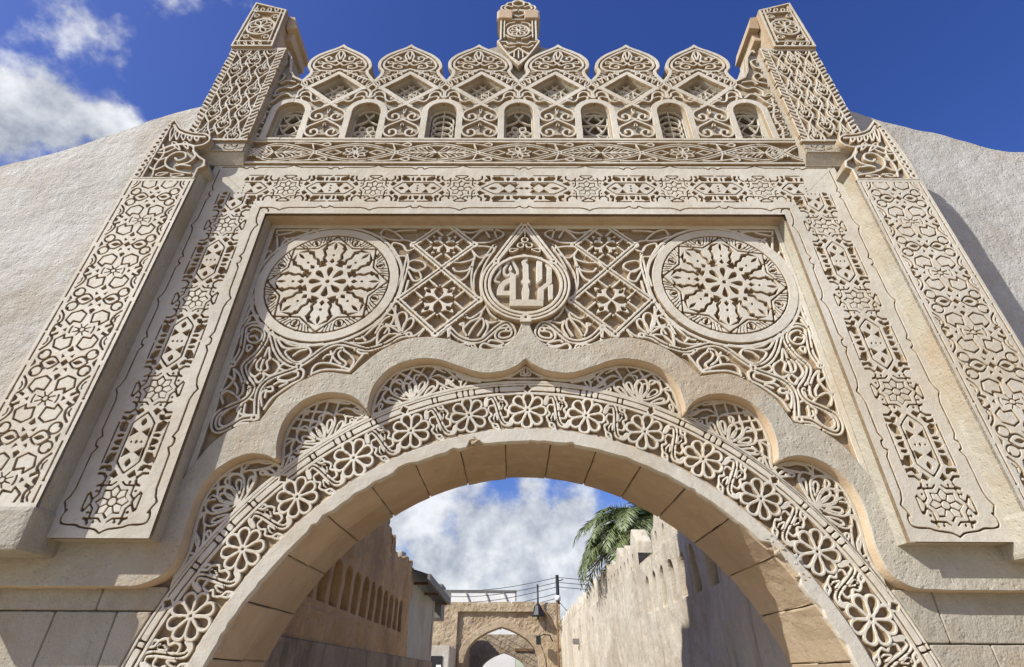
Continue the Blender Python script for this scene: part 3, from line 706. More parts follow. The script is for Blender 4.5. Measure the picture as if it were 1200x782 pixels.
def lattice():
    c = Carve(-.44, .44, -.44, 1.02, .0075)
    def diamond(cx, cz, h):
        V = [(cx, cz+h), (cx+h, cz), (cx, cz-h), (cx-h, cz)]
        for a, b in zip(V, V[1:]+V[:1]):
            c.stroke([a, b], .058)
            for t in (-.42, 0, .42):
                e = np.array(b)-np.array(a); m = (np.array(a)+np.array(b))/2+e*t; d = e/np.hypot(*e); nrm = np.array((-d[1], d[0]))
                if abs(t) < .2 : nn = 3
                for q in (-.04, .04): c.stroke([tuple(m+d*q+nrm*.028), tuple(m+d*q-nrm*.028)], .02)
        i = h-.03
        for q in (-.19, .19):
            for s in (1, -1):
                d = np.array((1, s))/2*i; nrm = np.array((1, -s))/2*i
                p0 = np.array((cx, cz))+nrm*q*2*.98; c.stroke([tuple(p0-d), tuple(p0+d)], .021)
        k = h/.4
        star = []
        for a in range(16): star.append((cx+(.235 if a % 4 == 0 else (.20 if a % 2 == 0 else .13))*k*math.cos(a*PI/8+PI/4), cz+(.235 if a % 4 == 0 else (.20 if a % 2 == 0 else .13))*k*math.sin(a*PI/8+PI/4)))
        c.fill(star); c.disc(cx, cz, .15*k)
        for a in range(4):
            ca, sa = math.cos(a*PI/2), math.sin(a*PI/2); c.hole(vesica(cx+.014*k*ca, cz+.014*k*sa, cx+.175*k*ca, cz+.175*k*sa, .046*k))
            ca, sa = math.cos(a*PI/2+PI/4), math.sin(a*PI/2+PI/4); c.hole(vesica(cx+.115*k*ca, cz+.115*k*sa, cx+.185*k*ca, cz+.185*k*sa, .021*k))
        for v in V: c.disc(*v, .042)
        return V
    V = diamond(0, 0, .395); V2 = diamond(0, .72, .32)
    for a, b in zip(V, V[1:]+V[:1]): c.stroke([(a[0]*.94+b[0]*.06, a[1]*.94+b[1]*.06), (a[0]*.06+b[0]*.94, a[1]*.06+b[1]*.94)], .014, True)
    W = [(q[0], q[1]) for q in V2]
    for a, b in zip(W, W[1:]+W[:1]): c.stroke([(a[0]*.94+b[0]*.06, a[1]*.94+b[1]*.06), (a[0]*.06+b[0]*.94, a[1]*.06+b[1]*.94)], .013, True)
    for v in V+V2: c.disc(*v, .012, True)
    c.clip(rect(-.44, .44, -.44, .985))
    o = c.obj('lattice_panel', .048, M_CARVE, GATE, (-.845, YB, 4.685), side=M_GROUND, bev=.0048)
    inst(o, 'lattice_panel', GATE, (.845, YB, 4.685), scale=(-1, 1, 1))
lattice()

def medallion():
    R, RI = .71, .615
    c = Carve(-.72, .72, -.72, .72, .0065)
    c.disc(0, 0, R)
    P = lambda r, a: (r*math.sin(a), r*math.cos(a))
    rn = RI*.765
    c.ring(0, 0, RI, .014, True)
    star = [P((RI-.012) if k % 2 == 0 else rn, k*PI/8) for k in range(16)]
    c.stroke(star+star[:1], .017, True)
    st2 = [P((RI-.055) if k % 2 == 0 else rn-.024, k*PI/8) for k in range(16)]
    for k in range(8):
        a = k*PI/4; b = a+PI/8
        # segment between two points: fan of small leaves and an eye
        c.hole(vesica(*P(RI-.105, b), *P(RI-.035, b), .020))
        for s in (-1, 1):
            for t, r0, r1 in ((.11,.555,.595), (.17,.565,.598), (.23,.575,.60), (.285,.585,.602)):
                c.stroke(spline([P(r0-.035, b+s*(t-.045)), P(r0, b+s*(t-.015)), P(r1, b+s*t)], 4), .009, True)
            c.stroke(arc(*P(RI-.07, b), .042, 0, 2*PI, 14), .007, True)
        # flanks of the pointed leaf
        for s in (-1, 1):
            c.hole([P(RI-.088, a+s*.018), P(rn+.030, a+s*.19), P(rn-.034, a+s*.315), P(rn-.042, a+s*.225), P(rn+.005, a+s*.165), P(rn+.012, a+s*.125), P(RI-.11, a+s*.068)])
            c.stroke(spline([P(.265, a+s*.235), P(.315, a+s*.30), P(.36, a+s*.235), P(.42, a+s*.255), P(.445, a+s*.20)], 5), .027, True)
        c.hole(vesica(*P(.415, a), *P(.515, a), .016))
        c.hole([P(.30, a), P(.262, a+.10), P(.235, a), P(.262, a-.10)])
        c.hole([P(.215, b-.20), P(.275, b-.06), P(.295, b), P(.275, b+.06), P(.215, b+.20), P(.205, b)])
        c.hole(tear(*P(.062, a+.0), *P(.188, a+.0), .038))
        c.disc(*P(.345, a), .013, True)
    c.disc(0, 0, .02, True)
    o = c.obj('medallion', .050, M_CARVE, GATE, (-1.975, YB, 4.905), side=M_GROUND, bev=.0035, draft=.08)
    o2 = inst(o, 'medallion', GATE, (1.99, YB, 4.91), (0, .12, 0))
medallion()

def inscription():
    cx, cz, R = .005, 4.86, .415
    a0 = math.radians(38)
    body = [(0, 5.725)] + arc(cx, cz, R, PI/2-PI/2+a0, -PI-a0, 60)[0:]
    c = Carve(-.46, .46, 4.40, 5.76, .0065)
    ol = [(cx, 5.70)] + arc(cx, cz, R, a0, -PI-a0, 60) + [(cx, 5.70)]
    c.stroke(ol, .062); c.stroke(ol, .012, True)
    c.ring(cx, cz, R-.058, .032)
    # spandrel of the point: bars and trefoil
    c.stroke([(cx-.27, 5.16), (cx, 5.60), (cx+.27, 5.16)], .022)
    for x, z in ((0,5.44),(-.045,5.365),(.045,5.365)): c.ring(cx+x, z, .032, .018)
    for s in (-1, 1): c.stroke(tear(cx+s*.07, 5.31, cx+s*.16, 5.29, .028), .018); c.disc(cx+s*.295, 5.145, .04); c.disc(cx+s*.295, 5.145, .012, True)
    c.stroke([(cx, 5.49), (cx, 5.60)], .02); c.disc(cx, 5.645, .03); c.disc(cx, 5.63, .010, True)
    c.fill([(cx-.05, 4.46), (cx+.05, 4.46), (cx+.06, 4.40), (cx-.06, 4.40)]); c.disc(cx, 4.455, .045); c.disc(cx, 4.455, .013, True)
    med = c.obj('inscription_medallion', .085, M_CARVE, GATE, (0, YB, 0), side=M_GROUND, bev=.005, draft=.05)
    bed = Carve(-.45, .45, 4.42, 5.73, .012); bed.fill(ol)
    link('medallion_bed', bed.mesh('medallion_bed', .022, bev=.002), M_GROUND, med)
    for nm in KUFIC:
        P = KUFIC[nm]; xs = [p[0] for p in P]; zs = [p[1] for p in P]
        c = Carve(min(xs)-.04, max(xs)+.04, min(zs)-.04, max(zs)+.04, .005)
        if nm in ('spade', 'curl'): c.stroke(spline(P, 5) if nm == 'curl' else P, .026)
        else: c.fill(P)
        l_ = c.obj('letter', .065 + .0007*len(nm), M_CARVE, med, (0, .018*0, 0), bev=.003, draft=.04, rough=.0006)
inscription()
# ---- rectangular frame: star-and-cartouche band between scalloped incised lines
FX0, FX1, FZ0, FZ1 = 2.735, 3.495, 2.42, 6.44
FC = 3.11; FCZ = 6.075; HB = .04          # band axis, relief height
def band_unit(c, T, half_l=.475, half_r=.475):
    """T maps (u along, v across) to the canvas; the star sits at u=0."""
    H = lambda P: c.hole([T(*p) for p in P])
    S = lambda P, w: c.stroke([T(*p) for p in P], w, True)
    star = [((.128 if k % 2 == 0 else .094)*math.cos(k*PI/8+PI/8*0), (.128 if k % 2 == 0 else .094)*math.sin(k*PI/8)) for k in range(16)]
    H(star)
    for k in range(4):
        a = k*PI/2+PI/4
        S([(r*math.cos(a+d), r*math.sin(a+d)) for r, d in ((.150,-.62), (.134,-.39), (.172,0), (.134,.39), (.150,.62))], .012)
        c.disc(*T(.168*math.cos(a-.30), .168*math.sin(a-.30)), .010, True); c.disc(*T(.168*math.cos(a+.30), .168*math.sin(a+.30)), .010, True)
        S([(.20*math.cos(a-.14), .20*math.sin(a-.14)), (.185*math.cos(a), .185*math.sin(a)), (.20*math.cos(a+.14), .20*math.sin(a+.14))], .018)
    for s in (-1, 1):
        S([(-.07, s*.19), (-.03, s*.165), (0, s*.152), (.03, s*.165), (.07, s*.19)], .015)
        S([(-.06, s*.203), (.06, s*.203)], .012)
    for m, hl in ((1, half_r), (-1, half_l)):
        if hl <= 0: continue
        k = hl/.475
        h = lambda P: H([(m*(.19+(u-.19)*k) if u > .19 else m*u, v) for u, v in P])
        st = lambda P, w: S([(m*(.19+(u-.19)*k) if u > .19 else m*u, v) for u, v in P], w)
        for s in (-1, 1):
            st([(.215, 0), (.27, s*.055), (.31, s*.088), (.475, s*.088)], .013)       # cartouche outline
            h([(.345, s*.070), (.425, s*.070), (.385, s*.014)])                         # bow-tie triangles
            h([(.472, s*.050), (.482, s*.040), (.472, s*.030), (.462, s*.040)])
            h([(.175, s*.06), (.20, s*.035), (.245, s*.075), (.20, s*.105)])           # wedges round the crossing
            st([(.185, s*.12), (.215, s*.15), (.215, s*.19)], .02)
            h([(.235, s*.10), (.275, s*.115), (.25, s*.15), (.235, s*.14)])
            h([(.24, s*.20), (.27, s*.125), (.285, s*.125), (.275, s*.20)])
            h([(.30, s*.185), (.29, s*.155), (.315, s*.118), (.385, s*.118), (.38, s*.165), (.345, s*.185)])   # half leaves along the edge
            st([(.30, s*.203), (.46, s*.203)], .012)
            h([(.405, s*.118), (.425, s*.118), (.43, s*.165), (.41, s*.178), (.398, s*.15)])
            h([(.445, s*.118), (.50, s*.118), (.49, s*.16), (.475, s*.178), (.455, s*.16)])
        h(vesica(.265, 0, .335, 0, .022)); h([(.462, 0), (.475, .012), (.488, 0), (.475, -.012)])
def scallop(u0, u1, star_us, v, amp, m):
    """incised ogee line along the band: a point at each star, a double cusp between."""
    P = []; us = sorted(star_us)
    mids = [(a+b)/2 for a, b in zip(us, us[1:])]
    ev = sorted([(u, 's') for u in us]+[(u, 'm') for u in mids])
    for u, k in ev:
        if k == 's': P += [(u-.10, v), (u-.04, v+m*amp*.5), (u, v+m*amp*1.3), (u+.04, v+m*amp*.5), (u+.10, v)]
        else: P += [(u-.10, v), (u-.045, v-m*amp*.9), (u-.03, v-m*amp*.1), (u, v+m*amp*.1), (u+.03, v-m*amp*.1), (u+.045, v-m*amp*.9), (u+.10, v)]
    return [(u0, v)] + [p for p in P if u0 < p[0] < u1] + [(u1, v)]
STAR_X = [.69, 1.645, 2.60]; STAR_Z = [5.52, 4.57, 3.62, 2.68]
def frame():
    body = [(-FX1, FZ0), (-FX0, FZ0), (-FX0, 5.685), (FX0, 5.685), (FX0, FZ0), (FX1, FZ0), (FX1, FZ1), (-FX1, FZ1)]
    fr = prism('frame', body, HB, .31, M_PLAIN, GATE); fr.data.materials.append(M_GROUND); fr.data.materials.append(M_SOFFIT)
    for q in fr.data.polygons: q.material_index = 1 if q.normal.y < -.9 else (2 if q.normal.z < -.9 and q.center.z > 5 else 0)  # underside of the top reveal coloured brown to stand in for its shade
    # top band, right half, mitred at the corner
    c = Carve(0, FX1, 5.685, FZ1, .0075); c.fill(rect(-.2, FX1+.2, 5.5, 6.6))
    T = lambda u, v: (u, FCZ+v)
    for i, x in enumerate(STAR_X):
        band_unit(c, lambda u, v: (x+u, FCZ+v), half_l=.69-.19*0 if i == 0 else .475, half_r=.475)
    # long middle cartouche gets a second bow-tie
    for s in (-1, 1):
        c.hole([(.06, FCZ+s*.07), (.16, FCZ+s*.07), (.10, FCZ+s*.014)]); c.hole([(.0, FCZ+s*.118), (.07, FCZ+s*.118), (.03, FCZ+s*.17), (0, FCZ+s*.17)])
    c.hole(vesica(.0, FCZ, .06, FCZ, .018))
    for v, m in ((.335, 1), (-.30, -1)):
        c.stroke([(u, FCZ+w) for u, w in scallop(-.1, FC+(.3 if m > 0 else -.3), [-.69]+STAR_X+[3.55], v, .03, m)], .013, True)
    c.stroke(arc(FX0+.03, 5.685+.03, .055, PI*1.0, -PI*.5, 14), .014, True)
    X = c.xs[:, None]; Y = c.ys[None]
    diag = ((Y-5.685)-(X-FX0))*.707
    c.f = np.minimum(c.f, np.where(X > FX0-.3, diag+.004*0+.0042, 1))
    top = c.obj('frame_band', HB, M_CARVE, fr, (0, HB, 0), bev=.003, draft=.08, rough=.0008, side=M_GROUND)
    inst(top, 'frame_band', fr, (0, HB, 0), scale=(-1, 1, 1))
    # side band
    c = Carve(FX0, FX1, FZ0, FZ1, .0075); c.fill(rect(2, 4, 2, 7))
    for i, z in enumerate(STAR_Z):
        band_unit(c, lambda u, v: (FC+v, z+u), half_l=.475 if i < 3 else 0, half_r=.475)
    for v, m in ((.315, 1), (-.30, -1)):
        c.stroke([(FC+w, u) for u, w in scallop(2.60, FCZ+(.33 if m > 0 else -.3), [1.73]+STAR_Z+[6.47], v, .03, m)], .013, True)
    # foot of the line: lobed tail with a point
    for s in (-1, 1):
        c.stroke([(FC+s*x, z) for x, z in spline([(.308,2.62),(.325,2.575),(.315,2.53),(.27,2.515),(.20,2.512),(.15,2.495),(.05,2.48),(0,2.452)], 5)], .013, True)
    X = c.xs[:, None]; Y = c.ys[None]; diag = -((Y-5.685)-(X-FX0))*.707
    c.f = np.minimum(c.f, np.where(Y > 5.4, diag+.0042, 1))
    sb = c.obj('frame_band', HB, M_CARVE, fr, (0, HB, 0), bev=.003, draft=.08, rough=.0008, side=M_GROUND)
    inst(sb, 'frame_band', fr, (0, HB, 0), scale=(-1, 1, 1))
    # eight-petalled star flowers set into the star hollows
    c = Carve(-.13, .13, -.13, .13, .005)
    c.fill([((.118 if k % 2 == 0 else .085)*math.cos(k*PI/8), (.118 if k % 2 == 0 else .085)*math.sin(k*PI/8)) for k in range(16)])
    for k in range(8): a = (k+.5)*PI/4; c.stroke([(.034*math.cos(a), .034*math.sin(a)), (.078*math.cos(a), .078*math.sin(a))], .009, True)
    c.ring(0, 0, .034, .010, True)
    sf = c.obj('star_flower', .037, M_CARVE, fr, (STAR_X[0], HB, FCZ), bev=.004, rough=.0006, side=M_GROUND)
    for s in (1, -1):
        for x in STAR_X:
            if (s, x) != (1, STAR_X[0]): inst(sf, 'star_flower', fr, (s*x, HB+random.uniform(0,.004), FCZ), (0, random.uniform(-.1,.1), 0))
        for z in STAR_Z: inst(sf, 'star_flower', fr, (s*FC, HB+random.uniform(0,.004), z), (0, random.uniform(-.1,.1), 0))
frame()

# ---- pilasters with interlace panels, plinth and horned bracket
PX0, PX1, PZ0, PZ1 = 3.492, 4.175, 2.58, 6.02
YP = -.19
def pilaster():
    pil = prism('pilaster', rect(PX0, PX1, 2.56, PZ1+.1), YP+.028, .31, M_PLAIN, GATE)
    cx = (PX0+PX1)/2
    c = Carve(PX0, PX1, PZ0, PZ1, .0075); c.fill(rect(3, 5, 2, 7))
    H = lambda P: c.hole(P); S = lambda P, w: c.stroke(P, w, True)
    z0s = [6.055-.655*k for k in range(6)]
    for s in (-1, 1):
        e = cx+s*.305
        for z in z0s:
            S([(e, z-.30), (e, z-.035)], .013); S([(e, z+.035), (e, z+.30)], .013)
            c.disc(e, z, .011, True); c.disc(e+.0, z+.02, .007, True)
    for z in z0s:
        # heart-shaped pentagons round the flower
        for sx in (-1, 1):
            for sz in (-1, 1):
                Q = lambda x, y: (cx+sx*x, z+sz*y)
                S([Q(.045,.075), Q(.03,.165), Q(.09,.205), Q(.165,.175), Q(.185,.10), Q(.125,.05), Q(.115,.09), Q(.045,.075)], .015)
                S(spline([Q(.265,.20), Q(.225,.15), Q(.215,.09), Q(.25,.05)], 5), .017)
                S(spline([Q(.262,.15), Q(.245,.12), Q(.25,.085)], 5), .011)
                H([Q(.19,.02), Q(.235,.045), Q(.215,.06), Q(.185,.045)]); H([Q(.262,.0), Q(.262,.04), Q(.225,.012), Q(.225,0)])
                # interlace half way between two flowers
                mz = .3275
                S(arc(*Q(.20, mz-.078), .047, 0, 2*PI, 18), .014)
                H([Q(.262, mz-.004), Q(.262, mz-.04), Q(.235, mz-.004)])
                H([Q(.02, mz-.06), Q(.055, mz-.085), Q(.045, mz-.045)]); H([Q(.0, mz-.10), Q(.028, mz-.118), Q(.012, mz-.135), Q(0, mz-.135)])
        for q, d in ((1, .0), ):
            m = z-.3275
            if m < PZ0+.05: continue
            H([(cx, m+.034), (cx+.034, m), (cx, m-.034), (cx-.034, m)])
            for s in (-1, 1):
                S([(x, y) for x, y in vesica(cx+s*.045, m, cx+s*.195, m, .058)+[vesica(cx+s*.045, m, cx+s*.195, m, .058)[0]]], .015)
                H(vesica(cx+s*.07, m, cx+s*.155, m, .02))
        # flower: petals cut by radial grooves
        for k in range(8):
            a = k*PI/4+PI/8; S([(cx+.025*math.cos(a), z+.025*math.sin(a)), (cx+.075*math.cos(a), z+.062*math.sin(a))], .009)
        S(arc(cx, z, .024, 0, 2*PI, 12), .009)
        for s_ in (-1, 1):
            H([(cx-.022, z+s_*.20), (cx+.022, z+s_*.20), (cx, z+s_*.165)]); H([(cx+s_*.135, z-.022), (cx+s_*.135, z+.022), (cx+s_*.165, z)]); H([(cx+s_*.215, z+.215), (cx+s_*.25, z+.225), (cx+s_*.225, z+.245)]); H([(cx+s_*.215, z-.215), (cx+s_*.25, z-.225), (cx+s_*.225, z-.245)])
        S(arc(cx, z, .10, -.35, .35, 6), .012); S(arc(cx, z, .10, PI-.35, PI+.35, 6), .012)
    c.f = np.where(c.ys[None] > PZ1-.045, .03, c.f); c.f = np.where(c.ys[None] < PZ0+.03, .03, c.f)
    c.obj('interlace_panel', .028, M_CARVE, pil, (0, YP+.028, 0), bev=.003, draft=.08, rough=.001, side=M_GROUND)
    # plain worn plinth
    bm = bmesh.new(); bmesh.ops.create_grid(bm, x_segments=1, y_segments=1, size=1); bm.free()
    pb = box('plinth', PX0-.012, PX1+.05, YP-.022, .31, 2.30, 2.60, M_PLAIN, pil, .035, .012)
    # bracket
    o = [(PX1-.02,6.0),(PX1-.005,6.3),(PX1-.03,6.65),(4.10,6.90),(4.045,7.02),(3.98,6.93),(3.90,6.84),(3.76,6.775),(3.62,6.755),(3.54,6.70),(3.525,6.62),(3.57,6.55),(3.66,6.52),(3.63,6.44),(3.55,6.36),(3.47,6.30),(3.44,6.20),(3.50,6.16),(3.50,6.0)]
    ol = spline(o[:5], 4)[:-1]+spline(o[4:13], 5)[:-1]+o[12:]
    br = prism('bracket', ol, YP+.04, .32, M_PLAIN, pil)
    c = Carve(3.40, 4.20, 5.98, 7.06, .0075)
    c.stroke(ol+ol[:1], .045)
    c.stroke(spline([(4.02,6.90),(3.92,6.78),(3.76,6.71),(3.60,6.69)]), .03); c.stroke(spline([(3.62,6.50),(3.76,6.56),(3.92,6.54),(4.02,6.46)]), .035)
    for k in range(12): z = 6.06+.075*k; c.disc(4.125-.003*k, z, .045); c.disc(4.122-.004*k, z, .018, True)
    c.stroke([(4.06,6.02),(4.055,6.86)], .022)
    for P in ([(3.56,6.08),(3.72,6.12),(3.86,6.20),(3.90,6.32),(3.84,6.42),(3.74,6.42),(3.70,6.34),(3.76,6.29),(3.81,6.33)], [(3.60,6.20),(3.70,6.22),(3.76,6.20)], [(3.66,6.46),(3.60,6.36),(3.64,6.26),(3.74,6.22)], [(3.95,6.05),(3.98,6.2),(3.96,6.40),(4.02,6.55)], [(3.86,6.50),(3.95,6.42),(4.03,6.42)], [(3.90,6.34),(3.97,6.30),(4.03,6.32)], [(3.88,6.20),(3.96,6.14),(4.03,6.18)]): c.stroke(spline(P), .022)
    for a in ((3.66,6.62,3.70,6.70),(3.74,6.62,3.78,6.71),(3.82,6.63,3.86,6.74),(3.90,6.64,3.94,6.79),(3.97,6.62,4.01,6.86),(3.80,6.09,3.92,6.06),(3.62,6.06,3.76,6.05),(3.80,6.46,3.93,6.60),(3.72,6.48,3.80,6.60)): c.stroke(tear(*a, .028), .019)
    c.clip(ol)
    c.obj('bracket_carving', .045, M_CARVE, pil, (0, YP+.04, 0), side=M_GROUND)
    copy_tree(pil, GATE, scale=(-1, 1, 1))
pilaster()

# ---- crest: scrolled frieze, pierced windows, heart merlons, finial
CRX = -.055; YC = .02                    # crest axis and bed depth
KX = [.468, 1.404, 2.34]                  # merlon axes
def frieze():
    z0, z1 = 6.44, 6.87; zc = 6.66
    fz = box('frieze', -3.22+CRX, 3.22+CRX, YC, .5, z0+.002, z1-.002, M_GROUND, GATE, 0)
    c = Carve(-.94, .94, 6.46, 6.86, .0075)
    for z, w in ((6.475, .03), (6.845, .03)): c.stroke([(-1, z), (1, z)], w)
    w = .94
    for m in (1, -1):
        wave = [(-w+2*w*i/40, zc-.01+m*.135*math.cos(2*PI*i/40)) for i in range(41)]
        c.stroke(wave, .05)
    for m in (1, -1):
        wave = [(-w+2*w*i/40, zc-.01+m*.135*math.cos(2*PI*i/40)) for i in range(41)]
        c.stroke(wave, .013, True)
    for x in (-w/2, w/2): c.disc(x, zc-.01, .03); c.disc(x, zc-.01, .01, True)
    # eight-rayed star in one eye, palm leaves in the other
    for k in range(8):
        a = k*PI/4+.2; P = vesica(.0, zc-.01, .145*math.cos(a), zc-.01+.105*math.sin(a), .030); c.stroke(P+P[:1], .017)
    for s in (-1, 1): c.stroke([(s*.16, zc-.01), (s*.24, zc+.03), (s*.34, zc-.01), (s*.24, zc-.05), (s*.16, zc-.01)], .018)
    for e in (-w, w):
        s = 1 if e < 0 else -1
        for k, (dx, dz) in enumerate(((.07,.10),(.17,.08),(.27,.05))):
            for m in (1, -1):
                P = tear(e+s*(dx-.06), zc-.01, e+s*(dx+.06), zc-.01+m*dz, .026); c.stroke(P, .016)
        c.stroke([(e, zc-.01), (e+s*.36, zc-.01)], .02)
    # curls above and below the crossings
    for x in (-w/2, w/2):
        for m in (1, -1):
            c.stroke(spline([(x-.26,zc+m*.15),(x-.12,zc+m*.15),(x+.02,zc+m*.13),(x+.12,zc+m*.10),(x+.16,zc+m*.13),(x+.12,zc+m*.155),(x+.06,zc+m*.13)]), .020)
            c.stroke([(x-.02,zc+m*.04),(x-.05,zc+m*.13)], .018)
    f = c.obj('frieze_panel', .040, M_CARVE, fz, (CRX, YC, 0), side=M_GROUND)
    for k in (-1, 1): inst(f, 'frieze_panel', fz, (CRX+k*1.88, YC, 0))
    c2 = Carve(0, .41, 6.46, 6.86, .0075)
    for z, ww in ((6.475, .03), (6.845, .03)): c2.stroke([(0, z), (1, z)], ww)
    for m in (1, -1):
        wv = [(.47*i/12, zc-.01-m*.135*math.cos(PI*i/12)) for i in range(13)]; c2.stroke(wv, .05); c2.stroke(wv, .013, True)
    for dx, dz in ((.06,.10),(.13,.085),(.2,.06)):
        for m in (1, -1): c2.stroke(tear(dx-.05, zc-.01, dx+.05, zc-.01+m*dz, .022), .017)
    e = c2.obj('frieze_panel', .040, M_CARVE, fz, (CRX+2.82, YC, 0), side=M_GROUND); inst(e, 'frieze_panel', fz, (CRX-2.82, YC, 0), scale=(-1, 1, 1))
frieze()

HW = .468                               # half width of a merlon bay
SIL = [(0,8.93),(.05,8.87),(.12,8.815),(.22,8.745),(.32,8.66),(.395,8.555),(.425,8.45),(.42,8.36),(.385,8.29),(.395,8.22),(.43,8.15),(.455,8.10),(HW,8.085)]
def lean(y0=0.0):
    def fn(x, z, d):
        t = min(1, max(0, (z-8.0)/.8)); return (x+.075*t*t*(3-2*t), -d, z)
    return fn
def bay_outline():
    r = spline(SIL[1:-1], 3); return [(0, 8.93)] + r + [(HW, 8.085), (HW, 6.868), (-HW, 6.868), (-HW, 8.085)] + [(-x, z) for x, z in r[::-1]]
def win_pts(x, grow=0.0): 
    h = .172+grow; return [(x-h, 6.915-grow), (x+h, 6.915-grow), (x+h, 7.42)] + arc(x, 7.42, h, 0, PI, 14)[1:] 
def merlons():
    # the bay body: a thick slab with the window halves and the lozenge cut through
    c = Carve(-HW, HW, 6.868, 8.95, .011); c.fill(bay_outline() if 0 else [(x*1.0, z) for x, z in bay_outline()])
    c.f[0, :] = np.where(c.ys < 8.08, .05, c.f[0, :]); c.f[-1, :] = np.where(c.ys < 8.08, .05, c.f[-1, :]); c.f[:, 0] = .05
    c.f[1:-1, 1:] = c.f[1:-1, 1:]
    X = np.abs(c.xs[:, None]); inside = (c.ys[None] < 8.06) & (X > HW-.06); c.f = np.where(inside, np.maximum(c.f, .03), c.f); c.f = np.where(c.ys[None] < 6.95, np.maximum(c.f, .03), c.f)
    for x in (-HW, HW): c.hole(win_pts(x))
    loz = [(0,8.20),(.30,7.915),(0,7.64),(-.30,7.915)]; c.hole(loz)
    body = c.obj('merlon', .34, M_PLAIN, GATE, (0, YC+.34, 0), bev=.004, draft=0, rough=.0008, fn=lean(), run=8)
    bm = body; bm.location = (CRX+KX[0], YC+.34, 0)
    # raised carving
    c = Carve(-HW, HW, 6.868, 8.96, .0072); rb = .021
    r = spline(SIL[1:-1], 4)
    for m in (1, -1):
        T = lambda P: [(x*m, z) for x, z in P]
        c.stroke(T([(0,8.925)]+r), .085)                                             # rim
        c.stroke(T([(0,8.84)]+[(x*.86, 8.43+(z-8.43)*.80) for x, z in r[:26]]), .012, True)
        # heart with curls
        c.stroke(T(spline([(0,8.33),(.12,8.285),(.26,8.30),(.335,8.37),(.345,8.46),(.30,8.56),(.20,8.66),(.07,8.76),(0,8.80)])), .03)
        c.stroke(T(tear(0,8.56,0,8.76,.035)), rb)
        c.stroke(T(spline([(.03,8.74),(.06,8.64),(.04,8.55),(.09,8.50),(.17,8.52),(.20,8.58),(.16,8.62),(.115,8.59),(.13,8.56)])), .024)
        c.stroke(T(spline([(.0,8.47),(.05,8.42),(.10,8.44),(.16,8.47),(.22,8.44),(.23,8.38),(.17,8.345),(.11,8.36),(.12,8.40),(.16,8.405)])), .024)
        c.stroke(T(spline([(.0,8.47),(.06,8.53),(.09,8.50)])), rb); c.stroke(T(tear(.20,8.46,.29,8.50,.03)), rb); c.stroke(T([(.23,8.40),(.32,8.38)]), rb); c.stroke(T([(.18,8.56),(.25,8.60)]), rb)
        # lozenge surround
        c.stroke(T([(0,8.245),(.355,7.915),(0,7.585)]), .062)
        # wings of scales beside it
        c.stroke(T(spline([(.40,7.93),(.455,7.98),(.455,8.05),(.33,8.12),(.18,8.22),(.06,8.285)])), .026)
        for k in range(5):
            t = k/4; x = .43-.27*t; z = 8.01+.23*t; c.stroke(T(tear(x-.05, z-.06+.02*t, x+.0, z+.045, .026)), .018)
        for k in range(4): z = 8.14+.05*k; c.stroke(T(spline([(.41-.012*k,z-.02),(.37-.02*k,z-.03),(.33-.03*k,z)])), .018)
        # S-curls between lozenge and window arch
        c.stroke(T(spline([(.06,7.58),(.14,7.64),(.22,7.62),(.27,7.68),(.29,7.78),(.35,7.83),(.41,7.80),(.42,7.74)])), .026)
        c.stroke(T(spline([(.20,7.74),(.25,7.80),(.26,7.86)])), rb); c.stroke(T(spline([(.29,7.70),(.36,7.73),(.40,7.70),(.38,7.66)])), rb); c.stroke(T(spline([(.42,7.88),(.46,7.82),(.46,7.72)])), .03)
        c.stroke(T(tear(.12,7.66,.20,7.70,.022)), rb); c.stroke(T([(.42,7.74),(.46,7.70)]), .024); c.stroke(T(tear(.36,7.88,.42,7.93,.02)), rb)
        # two hearts between the windows
        for zb in (7.22, 6.92):
            h = spline([(0,zb+.34),(.10,zb+.27),(.19,zb+.20),(.215,zb+.12),(.18,zb+.05),(.12,zb+.02),(.065,zb+.05),(.055,zb+.11),(.095,zb+.15),(.14,zb+.13),(.13,zb+.085)])
            c.stroke(T(h), .027); c.stroke(T(tear(0,zb+.16,0,zb+.27,.018)), .014); c.stroke(T([(.0,zb+.055),(.06,zb+.06)]), rb)
            c.stroke(T([(.20,zb+.20),(.24,zb+.23)]), rb)
        c.stroke(T([(0,7.585),(.08,7.53)]), .03)
        # window surround
        c.stroke(T([(HW-.215,6.87),(HW-.215,7.42)]+[(x, z) for x, z in arc(HW, 7.42, .215, PI, PI/2, 10)]), .078)
        c.stroke(T([(0,6.885),(HW,6.885)]), .05)
    for x in (-HW, HW): c.hole(win_pts(x, .004))
    c.hole([(0,8.205),(.305,7.915),(0,7.635),(-.305,7.915)])
    c.clip([(x*1.005, z+.004) for x, z in bay_outline()[:]])
    for i in (0, -1): c.f[i, :] = np.where(c.ys < 8.05, np.maximum(c.f[i], np.where((c.ys > 7.6) & (c.ys < 7.68), .03, c.f[i])), c.f[i])
    cv = c.obj('merlon_carving', .042, M_CARVE, body, (0, -.34, 0), side=M_GROUND, bev=.0045, fn=lean(), run=8)
    # lozenge grille: quatrefoil with bars, and its dark bed
    c = Carve(-.31, .31, 7.62, 8.22, .008)
    for k in range(4):
        a = k*PI/2+PI/4; c.ring(.05*math.cos(a), 7.90+.05*math.sin(a), .048, .016)
    for s in (1, -1):
        for d in (-.15, 0, .15): c.stroke([(d-.2, 7.915-.2*s), (d+.2, 7.915+.2*s)], .014)
    c.clip(loz)
    c.obj('lozenge_grille', .02, M_CARVE, body, (0, -.265, 0), bev=.003)
    box('backing', -.34, .34, -.135, -.12, 7.60, 8.24, M_GROUND, body, 0)
